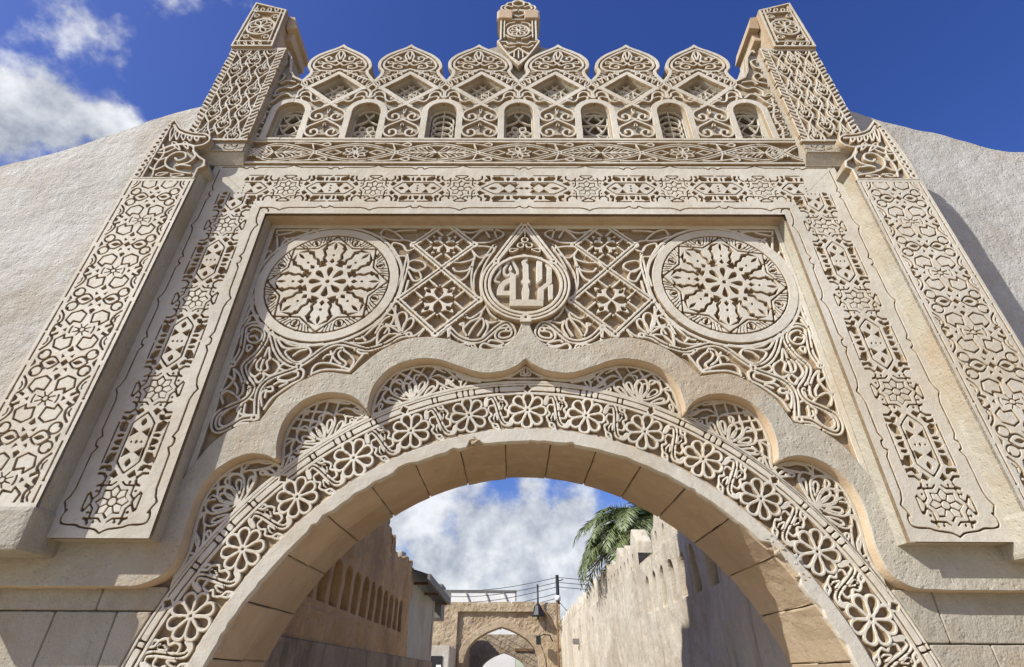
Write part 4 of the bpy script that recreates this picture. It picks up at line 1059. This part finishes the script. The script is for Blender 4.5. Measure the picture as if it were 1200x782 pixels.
    for i, x in enumerate(KX):
        for s in (1, -1):
            if (i, s) != (0, 1): copy_tree(body, GATE, loc=(CRX+s*x, YC+.34, 0), scale=(s, 1, 1))
merlons()

def windows():
    back = box('backing', -3.2, 3.2, .34, .352, 6.88, 7.66, M_GROUND, None, 0); me = back.data; bpy.data.objects.remove(back)
    kinds = []
    for kind in range(3):
        c = Carve(-.18, .18, 6.90, 7.61, .007); o = win_pts(0, 0)
        c.stroke(o+o[:1], .03)
        if kind == 0:
            c.ring(0, 7.14, .035, .018)
            for k in range(6): a = k*PI/3; P = vesica(.04*math.cos(a), 7.14+.04*math.sin(a), .15*math.cos(a), 7.14+.15*math.sin(a), .04); c.stroke(P+P[:1], .017)
            for s in (-1, 1): c.stroke(spline([(s*.17,7.30),(s*.08,7.34),(0,7.42),(s*.05,7.52)]), .017); c.stroke(spline([(s*.17,6.98),(s*.08,6.95),(0,6.92)]), .017)
        elif kind == 1:
            for z in (7.0, 7.2, 7.4):
                for s in (-1, 1): c.stroke(spline([(0,z-.10),(s*.09,z-.02),(s*.15,z+.10)]), .016); c.stroke(spline([(0,z+.12),(s*.05,z+.05),(s*.09,z-.02)]), .016); c.stroke(spline([(s*.15,z+.10),(s*.08,z+.10),(0,z+.12)]), .016)
        else:
            for k in range(5): c.stroke(arc(0, 6.92+.11*k, .13, 0, 2*PI, 22), .015)
            c.stroke([(0,6.9),(0,7.6)], .016)
        c.clip(o)
        kinds.append(c)
    objs = {}
    X = [0, .936, 1.872, 2.808]
    n = 0
    for i, x in enumerate(X):
        for s in ((1,) if i == 0 else (1, -1)):
            k = (0, 1, 2, 1)[i] if s > 0 else (0, 2, 0, 1)[i]
            w = box('window', -.16, .16, .12, .13, 6.9, 7.6, M_GROUND, GATE, 0) if k not in objs else None
            if w is None:
                w = copy_tree(objs[k], GATE, loc=(CRX+s*x, YC, 0))
            else:
                w.location = (CRX+s*x, YC, 0); objs[k] = w
                bm = bmesh.new()
                w.data = bpy.data.meshes.new('window_bed'); P = win_pts(0, .03)
                f = [bm.verts.new((p[0], .215, p[1])) for p in P]; bm.faces.new(f); bmesh.ops.solidify(bm, geom=bm.faces[:], thickness=.02); bm.to_mesh(w.data); bm.free(); w.data.materials.append(M_GROUND)
                link('window_grille', kinds[k].mesh('window_grille', .022, bev=.003), M_CARVE, w).location = (0, .095, 0)
windows()

def middle_bay():
    """the finial over the middle window and the half merlons against the towers"""
    P = [(-.10,8.06),(.10,8.06),(.22,8.25),(.40,8.50),(.50,8.80),(.545,8.925),(.42,8.975),(.27,9.05),(-.27,9.05),(-.42,8.975),(-.545,8.925),(-.50,8.80),(-.40,8.50),(-.22,8.25)]
    prism('finial_stem', P, .07, .33, M_PLAIN, GATE).location = (CRX, 0, 0)
    # end pieces: half merlon rising against the tower
    x0 = KX[2]+HW; x1 = 3.22
    o = [(x0,6.868),(x1,6.868),(x1,8.75),(x1-.02,8.80),(x1-.08,8.76),(x1-.16,8.62),(x1-.20,8.45),(x1-.235,8.28),(x1-.30,8.16),(x0,8.085)]
    c = Carve(x0, x1, 6.868, 8.85, .01); c.fill(o); X = c.xs[:, None]
    c.f = np.where((c.ys[None] < 8.04), np.maximum(c.f, .03), c.f)
    c.f = np.where((X > x1-.05) & (c.ys[None] < 8.7), np.maximum(c.f, .03), c.f); c.hole(win_pts(x0))
    ep = c.obj('end_merlon', .34, M_PLAIN, GATE, (CRX, YC+.34, 0), bev=.002, draft=0, rough=.0006)
    c = Carve(x0, x1, 6.868, 8.85, .0072)
    c.stroke(arc(x0, 7.42, .215, PI/2, 0, 10)+[(x0+.215,6.87)], .078); c.stroke([(x0,6.885),(x1,6.885)], .05); c.stroke(o[2:], .07)
    for P in ([(x0+.30,6.92),(x0+.33,7.1),(x0+.29,7.3),(x0+.34,7.5),(x0+.36,7.7)], [(x0+.03,7.70),(x0+.12,7.78),(x0+.2,7.74),(x0+.27,7.62),(x0+.33,7.56)], [(x0+.02,7.98),(x0+.10,7.90),(x0+.2,7.92),(x0+.28,7.84),(x0+.26,7.74),(x0+.18,7.80)],
              [(x1-.03,8.0),(x1-.14,8.06),(x1-.16,8.18),(x1-.08,8.24),(x1-.04,8.16),(x1-.09,8.13)], [(x1-.03,8.34),(x1-.10,8.40),(x1-.11,8.52),(x1-.04,8.56)], [(x0+.08,8.04),(x0+.2,8.06),(x0+.26,8.0)]): c.stroke(spline(P), .024)
    for k in range(8): z = 6.96+.11*k; c.stroke(tear(x0+.27, z, x0+.38, z+.05, .026), .018)
    c.hole(win_pts(x0, .004)); c.clip(o)
    c.obj('end_carving', .045, M_CARVE, ep, (0, -.34, 0), side=M_GROUND)
    e2 = copy_tree(ep, GATE, loc=(CRX, YC+.34, 0), scale=(-1, 1, 1))
    # finial between the two middle merlons
    sil = [(0,10.19),(.06,10.13),(.11,10.08),(.17,10.06),(.19,10.0),(.25,9.97),(.27,9.90),(.235,9.84),(.31,9.80),(.31,9.60),(.26,9.58),(.26,9.05),(.30,9.0),(.22,8.80),(.10,8.55),(0,8.40)]
    P = sil + [(-x, z) for x, z in sil[-2:0:-1]]
    fin = prism('finial', P, .012, .24, M_PLAIN, GATE); fin.location = (CRX, 0, 0)
    for s in (1, -1): box('cap_stone', s*.19-.10, s*.19+.10, -.06, .2, 9.57, 9.80, M_SOFFIT, fin, .012)
    c = Carve(-.34, .34, 8.38, 10.2, .0072)
    c.stroke(P+P[:1], .05); c.ring(0, 9.27, .15, .03)
    for k in range(8): a = k*PI/4; c.stroke(tear(0, 9.27, .12*math.cos(a), 9.27+.12*math.sin(a), .035), .017)
    for m in (1, -1):
        T = lambda Q: [(x*m, z) for x, z in Q]
        c.stroke(T(spline([(0,9.66),(.08,9.72),(.09,9.80),(.02,9.84)])), .022); c.stroke(T(spline([(.02,9.86),(.12,9.84),(.2,9.90),(.16,9.97),(.09,9.94)])), .022); c.stroke(T(spline([(0,9.95),(.08,10.0),(.07,10.08),(0,10.12)])), .022)
        c.stroke(T([(.10,9.58),(.10,9.82)]), .024); c.stroke(T([(.2,9.10),(.2,9.55)]), .02); c.stroke(T(spline([(.05,9.5),(.14,9.47),(.18,9.4)])), .02); c.stroke(T(spline([(.05,9.06),(.13,9.1),(.18,9.16)])), .02)
        c.stroke(T(spline([(.0,8.95),(.12,8.92),(.17,8.98),(.24,8.98)])), .022); c.stroke(T(spline([(.05,8.86),(.14,8.84),(.2,8.9)])), .02)
        c.stroke(T([(0,8.82),(.15,8.66),(0,8.47)]), .03); c.stroke(T([(.06,8.60),(.06,8.74)]), .018)
    c.stroke([(-.1,9.58),(.1,9.58)], .024); c.stroke([(0,8.58),(0,8.76)], .018)
    c.clip(P); c.obj('finial_carving', .045, M_CARVE, fin, (0, .012, 0), side=M_GROUND)
middle_bay()

# ---- flanking towers with ogee diaper and rosette cap
TX0, TX1 = 3.17, 3.885
def tower():
    yb = -.085
    tw = prism('tower', [(.55,6.43),(-.012,6.43),(-.02,6.445),(yb,6.545),(yb,8.50),(.55,8.50)], TX0, TX1, M_PLAIN, GATE, axis='x')
    c = Carve(TX0-.015, TX1+.015, 6.70, 8.53, .0072); cx = (TX0+TX1)/2
    c.stroke([(TX0,8.50),(TX1,8.50)], .05); c.stroke([(TX0,6.72),(TX1,6.72)], .03)
    for s in (-1, 1):
        e = cx+s*.315
        c.stroke([(e-s*.045,6.7),(e-s*.045,8.5)], .018); c.stroke([(e+s*.04,6.7),(e+s*.04,8.5)], .016)
        for k in range(26): z = 6.74+.069*k; c.stroke([(e-s*.03, z), (e+s*.03, z+.045)], .028)
    for col in range(3):
        for row in range(5):
            x = cx+(col-1)*.178; z = 6.60+row*.42+(col % 2)*.21
            for m in (1, -1):
                T = lambda P: [(x+m*a, z+b) for a, b in P]
                c.stroke(T(spline([(0,0),(.04,.06),(.088,.14),(.075,.23),(.03,.31),(0,.42)])), .022)
                c.stroke(T(spline([(0,.10),(.035,.13),(.06,.19),(.03,.22),(.015,.18)])), .017)
                c.stroke(T(tear(0,.20,.022,.33,.022)), .016); c.stroke(T(spline([(.088,.14),(.05,.10),(.03,.12)])), .016)
                c.stroke(T(spline([(.075,.23),(.11,.27),(.09,.31),(.06,.29)])), .017)
    c.clip(rect(TX0-.012, TX1+.012, 6.70, 8.525))
    c.obj('diaper_carving', .042, M_CARVE, tw, (0, yb, 0), side=M_GROUND, bev=.0045)
    # cap
    P = [(3.335,8.50),(3.895,8.50),(3.865,9.60),(3.365,9.40)]
    cap = prism('cap', P, yb-.035, .60, M_SOFFIT, tw)  # brown cap, stone and ear: shade of the inner side painted in
    box('cap_stone', 3.255, 3.360, yb+.10, .52, 8.95, 9.20, M_SOFFIT, tw, .015, .01)
    prism('cap_ear', [(3.195,9.12),(3.335,9.10),(3.365,9.40),(3.275,9.38)], yb+.02, .5, M_SOFFIT, tw)
    c = Carve(3.315, 3.915, 8.49, 9.62, .0072)
    c.stroke(P+P[:1], .06); c.stroke([(3.335,8.62),(3.895,8.62)], .022); c.stroke([(3.345,9.30),(3.895,9.38)], .022); c.stroke([(3.415,8.6),(3.435,9.4)], .022); c.stroke([(3.825,8.6),(3.805,9.5)], .022)
    c.ring(3.620, 8.97, .185, .032)
    for k in range(8): a = k*PI/4+.2; c.stroke(tear(3.620, 8.97, 3.620+.155*math.cos(a), 8.97+.155*math.sin(a), .045), .019)
    for x, z in ((3.485,8.72),(3.755,8.72),(3.485,9.22),(3.755,9.24)): c.stroke(spiral(x, z, .055, .015, 0, 1.2), .018)
    for x in (3.485,3.585,3.685,3.775): c.stroke(tear(x, 9.34, x+.04, 9.44, .03), .018); c.stroke(tear(x, 8.53, x+.05, 8.60, .02), .016)
    c.clip(P); c.obj('cap_carving', .045, M_CARVE, tw, (0, yb-.035, 0), side=M_GROUND)
    # incised tulip below the diaper
    c = Carve(TX0+.01, TX1-.20, 6.555, 6.70, .006); c.fill(rect(TX0+.012, TX1-.202, 6.557, 6.72)); x = TX0+.17
    for m in (1, -1):
        c.stroke([(x+m*a, z) for a, z in spline([(0,6.575),(.06,6.60),(.075,6.665),(.035,6.625),(0,6.672)], 5)], .010, True); c.stroke([(x+m*a, z) for a, z in ((.09,6.60),(.15,6.615))], .010, True)
    c.obj('tulip_panel', .014, M_PLAIN, tw, (0, yb, 0), bev=.002, side=M_GROUND)
    tw.location = (0, 0, -.386); tw.scale = (1, 1, 1.06)
    copy_tree(tw, GATE, scale=(-1, 1, 1.06))
tower()
# ================================================================== FLANKING PLASTER WALLS
from mathutils import noise as mnoise
def wob(x, z, a, sc, seed=0.0): return a*mnoise.fractal(Vector((x*sc+seed, z*sc, seed*.7)), 1.0, 2.0, 4)
def plaster_wall(pts, sx, label, seed):
    xs = [p[0] for p in pts]; x0, x1 = min(xs), max(xs); zt = max(p[1] for p in pts)
    c = Carve(x0, x1, 0, zt+.1, .07)
    top = spline(pts, 10); top = [(x, z+wob(x, 0, .03, 2.5, seed)) for x, z in top]
    c.fill([(x1+.3 if sx*x1 > 0 else x1+.3, -1), (x0-.3, -1)] + sorted([(x, z) for x, z in top] + [(x0-.3, top[0 if pts[0][0] == x0 else -1][1]), (x1+.3, top[-1 if pts[0][0] == x0 else 0][1])]))
    o = c.obj('plaster_wall', .62, M_PLASTER, None, (0, .92, 0), bev=.03, draft=0, rough=0, run=1, fn=lambda x, z, d: (x, -d + (wob(x, z, .022, .8, seed) + wob(x, z, .006, 3, seed) if d > .1 else 0), z))
    tag(o, label, 'wall')
    return o
pw = plaster_wall([(-12,4.6),(-9,5.62),(-7.4,6.35),(-6.37,6.80),(-5.84,7.06),(-5.36,7.37),(-4.89,7.70),(-4.40,7.98),(-4.0,8.15)], -1, 'sunlit rough white plaster wall sloping up to the gate, no shadow across it', 3.0)
pw = plaster_wall([(4.0,8.07),(4.28,7.95),(4.75,7.71),(5.31,7.45),(5.88,7.18),(6.12,7.10),(6.5,7.09),(7,7.08),(9,7.05),(12,7.0)], 1, 'plaster wall beside the gate with the shadow of a pilaster across it', 9.0)
for k in range(8):
    x = 6.18+.34*k
    P = [(x,7.0),(x+.30,7.0),(x+.30,7.14),(x+.24,7.22),(x+.15,7.28),(x+.06,7.22),(x,7.14)]
    prism('coping_knob', P, .34, .6, M_PLASTER, pw, .012)

# ================================================================== THE ALLEY BEHIND THE GATE
def left_wall():
    t = tag(empty('ruined_wall', (-2.4, 1.2, 0)), 'shaded tan stone wall with a row of tall dark slots and ragged top', 'wall')
    y0, y1 = 1.19, 9.2
    c = Carve(y0, y1, 0, 4.3, .03)
    rag = [(y0-.2,4.05)]; y = y0
    prof = lambda y: 4.05 if y < 6.0 else (4.02 if y < 6.35 else (3.95 if y < 7.1 else (3.62 if y < 7.9 else 3.76)))
    while y < y1: rag.append((y, prof(y)+random.uniform(-.09, .07))); y += random.uniform(.08, .2)
    rag.append((y1+.2, 3.70)); c.fill([(y1+.2, -1), (y0-.2, -1)] + rag)
    ys = [1.97+.515*k for k in range(13)]
    for y in ys:
        w = .175; c.hole([(y-w,2.34),(y+w,2.34),(y+w,2.74)]+arc(y,2.74,w,0,PI,8,.15)[1:])
    c.hole([(6.55,3.55),(6.72,3.5),(6.70,3.8),(6.58,3.82)])
    o = c.obj('stone_wall', .19, M_TAN, t, bev=.012, draft=0, rough=.0025, run=4, fn=lambda u, z, d: (-.19+d+((wob(u, z, .05, 1.6, 2)+wob(u, z, .02, 6, 5))*(.3 if 2.25 < z < 3.0 else 1) if d > .1 else 0), u-1.2, z))
    box('added_slot_back', -1.6, -1.5, 0, 8, 0, 3.2, M_SLOT_SHADE, t, 0); box('added_slot_roof', -1.6, -.18, 0, 8, 3.02, 3.2, M_SLOT_SHADE, t, 0); box('added_slot_end', -1.5, -.18, 7.9, 8.0, 0, 3.0, M_SLOT_SHADE, t, 0); box('added_slot_end', -1.5, -.18, -.01, .06, 0, 3.0, M_SLOT_SHADE, t, 0)  # enclosure added behind the slots to block the sun, painted near black
    c = Carve(1.19, 13.2, 0, 1.93, .05); c.fill(rect(0, 14, -1, 1.915))
    c.obj('dado', .06, M_DADO, t, bev=.01, draft=0, rough=0, run=1, fn=lambda u, z, d: (.0+d+(wob(u, z, .02, 1.2, 8) if d > .02 else 0), u-1.2, z))
    c = Carve(9.0, 13.2, 1.85, 3.45, .04); c.fill(rect(9.0, 13.2, 1, 3.40))
    c.obj('plaster_section', .36, M_PLASTER, t, bev=.01, draft=0, rough=0, run=1, fn=lambda u, z, d: (-.36+d+(wob(u, z, .03, 1.1, 6) if d > .02 else 0), u-1.2, z))
    box('end_pier', -.6, .02, 11.75, 12.0, 0, 3.40, M_PLASTER, t, .02)
    box('loose_stone', -.3, -.05, 4.95, 5.3, 3.98, 4.12, M_RUBBLE, t, .03, .04); box('loose_stone', -.3, -.1, 7.0, 7.35, 3.72, 3.86, M_PLASTER, t, .03, .04)
left_wall()

def awning():
    t = tag(empty('sheet_awning', (-2.4, 11.2, 3.5)), 'sagging grey sheet awning hung along the alley wall top', 'awning')
    bm = bmesh.new(); n = 40; g = []
    for i in range(n+1):
        y = -2.2+4.6*i/n; z = .025*math.sin(i*1.6)
        g.append([bm.verts.new((x, y, zz+z)) for x, zz in ((-.75,.34),(.0,.12),(.42,.0))])
    for a, b in zip(g, g[1:]):
        for k in range(2): bm.faces.new((a[k], a[k+1], b[k+1], b[k]))
    bmesh.ops.solidify(bm, geom=bm.faces[:], thickness=.03)
    link('sheet', mesh_from_bm('sheet', bm), M_GREY, t)
    box('edge_board', .36, .43, -2.2, 2.4, -.14, .03, M_GREY, t, .01); box('end_board', -.5, .43, 2.36, 2.42, -.12, .26, M_GREY, t, .01)
    for y in (-1.9, 0, 2.2): box('support', .0, .36, y-.03, y+.03, -.16, -.10, M_WOOD, t, .005)
    b = box('roof_cabin', -3.3, -2.25, 13.7, 14.6, 3.0, 3.95, M_GREY, None, .03); tag(b, 'grey boxy roof cabin beyond the sheet awning', 'cabin')
    b2 = tag(box('roof_cabin', -5.0, -3.4, 14.2, 16, 3.0, 4.35, M_PLASTER, None, .05, .03), 'pale plaster roof block rising behind the ruined wall', 'cabin')
awning()

def right_wall():
    t = tag(empty('crenellated_wall', (2.4, 1.2, 0)), 'sunlit whitewashed wall with arched slots and stepped crenellations below the palm', 'wall')
    y0, y1 = 1.19, 29.0; U = lambda y: -y
    c = Carve(-y1, -y0, 0, 3.52, .045); c.fill(rect(-40, 2, -1, 3.46))
    ys = [2.05, 2.65, 3.27, 3.93, 4.53, 5.12, 5.70, 6.26, 6.82] + [14.9+.95*k for k in range(9)]
    for y in ys: w = .14 if y < 10 else .11; c.hole([(-y-w,2.57),(-y+w,2.57),(-y+w,3.0)]+arc(-y,3.0,w,0,PI,8,.18)[1:])
    c.obj('wall_face', .17, M_LIME, t, bev=.012, draft=0, rough=.004, run=2, fn=lambda u, z, d: (.17-d+(wob(u, z, .045, .9, 4)+wob(u, z, .012, 5, 7) if d > .1 else 0), -u-1.2, z))
    box('added_wall_back', .80, .95, 0, 27.8, 0, 3.45, M_SLOT_SHADE, t, 0); box('added_slot_roof', .16, .79, 0, 27.8, 3.36, 3.445, M_LIME, t, 0)  # back and roof added to keep the slots dark; back painted near black
    # stepped merlons, each pierced by small arched holes
    def merlon(ya, yb, zt, holes, tip=.0):
        c = Carve(-yb, -ya, 3.43, zt+.12, .02); st = (yb-ya)
        P = [(-yb-.02,3.3),(-ya+.02,3.3),(-ya+.0,zt-.22),(-ya-st*.12,zt-.14),(-ya-st*.34,zt-.06+tip*.3),(-ya-st*.5,zt+tip),(-ya-st*.7,zt-.03),(-ya-st*.82,zt-.20),(-yb,zt-.24)]
        c.fill([(u, z+random.uniform(-.02,.02)) for u, z in P])
        for y in holes: w = .085; c.hole([(-y-w,3.52),(-y+w,3.52),(-y+w,3.68)]+arc(-y,3.68,w,0,PI,6,.12)[1:])
        if c.f.max() > 0:
            c.obj('merlon', .30, M_LIME, t, bev=.01, draft=0, rough=.004, fn=lambda u, z, d: (.34-d, -u-1.2, z))
    merlon(1.25, 2.6, 4.05, [1.7, 2.2]); merlon(2.6, 3.9, 4.08, [3.0, 3.5]); merlon(3.9, 4.95, 4.02, [4.3, 4.7]); merlon(4.95, 6.3, 4.10, [5.39, 5.93])
    merlon(7.55, 8.35, 4.18, [8.1], .08)
    y = 8.4
    while y < 28.5:
        L = .92; merlon(y, y+L, 4.12+random.uniform(-.06, .07), [y+.26, y+.66], .05); y += L+.02
    # broken stub in the gap
    box('broken_stone', .05, .33, 5.2, 6.3, 3.43, 3.50, M_RUBBLE, t, .02, .03)
    box('spout', -.22, .05, 18.0, 18.35, 2.62, 2.80, M_GREY, t, .01)
right_wall()

def pointed(cx, hw, zs, za, n=12):
    """pointed arch outline from the right springing over the apex to the left springing."""
    k = za-zs; P = spline([(cx+hw*x, zs+k*z) for x, z in ((1,0),(.99,.2),(.945,.39),(.85,.56),(.69,.71),(.45,.845),(.22,.935),(0,1.0))], 3)
    return P + [(2*cx-x, z) for x, z in P[-2::-1]]
def second_gate():
    t = tag(empty('rubble_gate', (-.72, 28, 0)), 'rubble stone gate with a pointed arch in a sunk panel closing the alley', 'gate')
    ox = .72
    def F(seed, a): return lambda x, z, d: (x+ox, 1.2-d+(wob(x, z, a, 2.2, seed)+wob(x, z, a*.7, 7, seed) if d > .2 else 0), z)
    cx = -.72
    # front frame, sunk panel, arch band
    c = Carve(-8, 2.42, 0, 4.95, .06); c.fill([(-9,-1),(3,-1),(3,4.86),(-9,4.92)]); c.hole(rect(-3.06, 1.66, -1, 4.48))
    c.obj('gate_front', 1.2, M_RUBBLE, t, bev=.02, draft=0, rough=.004, run=1, fn=F(3, .035))
    c = Carve(-3.06, 1.66, 0, 4.48, .06); c.fill(rect(-4, 2.5, -1, 6)); c.hole([(cx+1.98,-1)]+pointed(cx, 1.98, 1.75, 3.80)+[(cx-1.98,-1)])
    c.obj('sunk_panel', 1.02, M_RUBBLE, t, bev=.02, draft=0, rough=.004, run=1, fn=F(6, .04))
    c = Carve(-3.06, 1.66, 0, 4.3, .04); c.fill([(cx+2.32,-1)]+pointed(cx, 2.32, 1.70, 4.15)+[(cx-2.32,-1)]); c.hole([(cx+1.96,-1)]+pointed(cx, 1.96, 1.75, 3.78)+[(cx-1.96,-1)]); c.clip(rect(-3.05, 1.65, -1, 6))
    c.obj('arch_band', 1.09, M_RUBBLE, t, bev=.02, draft=0, rough=.003, run=2, fn=F(9, .015))
    for k in range(7): box('coping_stone', -6.6+ox+1.28*k, -5.36+ox+1.28*k, .05, 1.1, 4.84, 4.97+random.uniform(-.03,.05), M_RUBBLE, t, .03, .03)
    # wall and arch beyond
    t2 = tag(empty('far_wall', (-.72, 36, 0)), 'tan wall with a low pointed opening seen through the rubble gate', 'wall')
    c = Carve(-8, 5, 0, 4.0, .08); c.fill(rect(-9, 6, -1, 3.92)); c.hole([(cx+1.6,-1)]+pointed(cx, 1.6, 1.2, 2.85)+[(cx-1.6,-1)])
    c.obj('wall_face', .6, M_RUBBLE, t2, bev=.02, draft=0, rough=.004, run=1, fn=F(12, .03))
    box('lintel_beam', 1.2+.72-1.2, 1.9, .5, .62, 2.95, 3.12, M_WOOD, t2, .01)
    sd_ = box('side_house', -7, -2.9, 29.4, 35.9, 0, 4.6, M_TAN, None, .05); tag(sd_, 'dark tan house side inside the rubble gate', 'house')
    p_ = box('porch_block', -4.6, -3.05, 24.5, 27.7, 0, 2.75, M_PLASTER, None, .04, .02); tag(p_, 'low plaster block with a dark doorway at the foot of the rubble gate', 'block')
    box('doorway', -4.1, -3.35, 24.46, 24.55, 0, 2.35, M_DARK, p_, .01)
    box('door_leaf', -3.6, -3.38, 24.40, 24.46, 0, 2.0, M_WHITE, p_, .01)
second_gate()

def white_house():
    t = tag(empty('white_house', (-2.6, 41, 0)), 'white building with a dark eave and slanting struts above the rubble gate', 'house')
    box('wall', -2.95, 2.68, 0, 6, 0, 7.0, M_WHITE, t, .05); box('eave', -2.98, 2.75, -.07, 6, 7.0, 7.14, M_GREY, t, .02)
    for x in (-2.2, -.6, .9, 2.3): tube_obj('strut', [(x-.55,-.10,6.98),(x+.55,-.06,4.6)], .05, M_GREY, t)
    box('window', -1.4, -1.15, -.04, .1, 5.2, 6.2, M_DARK, t, .01)
    for x, z in ((-4.2, 6.2), (-5.4, 6.6)): box('side_wing', x-1.0, x+.6, .5, 5, 0, z, M_WHITE, t, .05)
    b = tag(box('far_block', 1.5, 9, 44, 48, 0, 5.4, M_PLASTER, None, .05), 'low plaster building far behind the utility pole', 'house')
white_house()

def poles():
    p = tag(empty('utility_pole', (2.55, 31, 0)), 'tall dark utility pole with a pale collar carrying the wires', 'pole')
    tube_obj('shaft', [(0,0,0),(0,0,6.75)], [.12,.10], M_DARK, p, 8); tube_obj('collar', [(0,0,5.35),(0,0,5.62)], .16, M_WHITE, p, 8)
    tube_obj('stay', [(0.05,0,5.3),(1.1,0,4.2)], .02, M_WIRE, p)
    tube_obj('cross_arm', [(-.05,0,6.4),(.35,0,6.5)], .03, M_DARK, p)
    hts = [6.62, 6.35, 6.1, 5.75, 5.5]
    for i, h in enumerate(hts):
        L = []; R = []
        for k in range(15):
            u = k/14; L.append((2.55-u*9.5, 31+u*6, h-u*(.15*i-.2)-.45*math.sin(PI*u)))
            R.append((2.55+u*12, 31-u*2, h+u*.3-.5*math.sin(PI*u)))
        tag(tube_obj('wire', L, .018, M_WIRE, None, 4), 'thin wire strung from the utility pole towards the white building', 'wire', 'wires running left off the utility pole')
        if i < 3: tag(tube_obj('wire', R, .018, M_WIRE, None, 4), 'thin wire strung from the utility pole out behind the palm', 'wire', 'wires running right off the utility pole')
    tag(tube_obj('wire', [(2.55-8*k/12, 31+.2*k, 5.2-.6*math.sin(PI*k/12)-.3*k/12) for k in range(13)], .016, M_WIRE, None, 4), 'lowest slack wire crossing just above the rubble gate', 'wire')
    l = tag(empty('street_lamp', (1.22, 27.75, 4.3)), 'black lantern lamp on a short post on the rubble gate', 'street lamp')
    tube_obj('post', [(0,0,-.2),(0,0,1.5)], .055, M_DARK, l)
    bm = bmesh.new(); tube(bm, [(0,0,-.05),(0,0,.0),(0,0,.2),(0,0,.45),(0,0,.55)], [.34,.36,.26,.20,.06], 8); link('lantern', mesh_from_bm('lantern', bm), M_DARK, l)
    q = tag(empty('wall_lamp', (1.2, 27.7, 3.2)), 'small dark wall lamp on a curved arm under the lantern', 'wall lamp')
    tube_obj('arm', [(.75,.0,-.1),(.6,-.1,.18),(.25,-.2,.2),(.02,-.2,.12)], .03, M_DARK, q); box('lamp_head', -.12, .12, -.32, -.08, -.25, .15, M_DARK, q, .02)
    r = tag(empty('rusty_pipe', (2.2, 27.4, 0)), 'rusty vertical pipe with bent conduits at the right end of the rubble gate', 'pipe')
    tube_obj('pipe', [(0,0,0),(0,0,5.0)], .05, M_WOOD, r)
    for s in (-1, 1): tube_obj('conduit', [(s*.03,0,3.55),(s*.25,0,3.8),(s*.45,.0,4.2),(s*.85,0,4.75)], .03, M_WOOD, r)
poles()

# ---- date palm behind the right wall
def palm():
    base = Vector((3.95, 12.4, 0)); H = 4.85
    t = tag(empty('palm_tree', base), 'date palm with drooping green fronds behind the crenellated wall', 'palm')
    bm = bmesh.new(); pts = [(.25*math.sin(i*.25), .1*math.cos(i*.3)-.1, H*i/14) for i in range(15)]
    tube(bm, pts, [.24-.004*i+.02*(i % 2) for i in range(15)], 10); link('trunk', mesh_from_bm('trunk', bm), M_TRUNK, t)
    top = Vector(pts[-1])
    def frond_mesh(L, rise, droop, seed):
        rr = random.Random(seed); bm = bmesh.new(); n = 46; spine = []
        for i in range(n+1):
            u = i/n; a = rise-droop*u**1.25
            spine.append(Vector((0,0,0)) if i == 0 else spine[-1]+Vector((math.cos(a), .04*math.sin(u*3+seed), math.sin(a)))*(L/n))
        tube(bm, spine[::3], [max(.004, .028*(1-k/16)) for k in range(len(spine[::3]))], 4)
        nb = len(bm.faces)
        for i in range(4, n+1):
            u = i/n; d = (spine[i]-spine[i-1]).normalized(); side = Vector((0,1,0)); upv = d.cross(side)*-1
            ll = (.52*math.sin(PI*min(1, u*.9+.12))**.7+.06)*rr.uniform(.85, 1.1)
            for s in (-1, 1):
                for rep in range(2):
                    dirv = (d*rr.uniform(.55, .85)+side*s*rr.uniform(.55, .9)+upv*rr.uniform(-.15, .45)).normalized()
                    p = spine[i]-d*rr.random()*L/n; w = d.cross(dirv).cross(dirv).normalized()*.013
                    mid = p+dirv*ll*.5+Vector((0,0,-.01)); e = p+dirv*ll+Vector((0,0,-.10*ll-.02))
                    v = [bm.verts.new(q) for q in (p-w*.6, p+w*.6, mid+w, e, mid-w)]
                    f = bm.faces.new(v); f.material_index = 1
        me = mesh_from_bm('frond', bm); me.materials.append(M_FRONDRIB); me.materials.append(M_FROND); return me
    ms = [frond_mesh(3.1, 1.0, 2.3, 1), frond_mesh(2.8, .75, 2.2, 2), frond_mesh(2.9, .35, 1.75, 3), frond_mesh(2.5, 1.3, 1.7, 4)]
    n = 34
    for k in range(n):
        o = link('frond', ms[k % 4], None, t); o.location = top; o.rotation_euler = (random.uniform(-.12,.12), random.uniform(-.15,.15), k*2.399+random.uniform(-.2,.2)); s = random.uniform(.8, 1.0); o.scale = (s, s, s)
    # fronds leaning over the alley
    for az, m in ((178, 0), (196, 2), (160, 1), (214, 0), (188, 1), (170, 2), (202, 2), (232, 2), (246, 1), (258, 2), (222, 1), (240, 0), (184, 2)):
        o = link('frond', ms[m], None, t); o.location = top; o.rotation_euler = (random.uniform(-.1,.1), random.uniform(-.05,.1), math.radians(az)); o.scale = (.93, .93, .93)
palm()
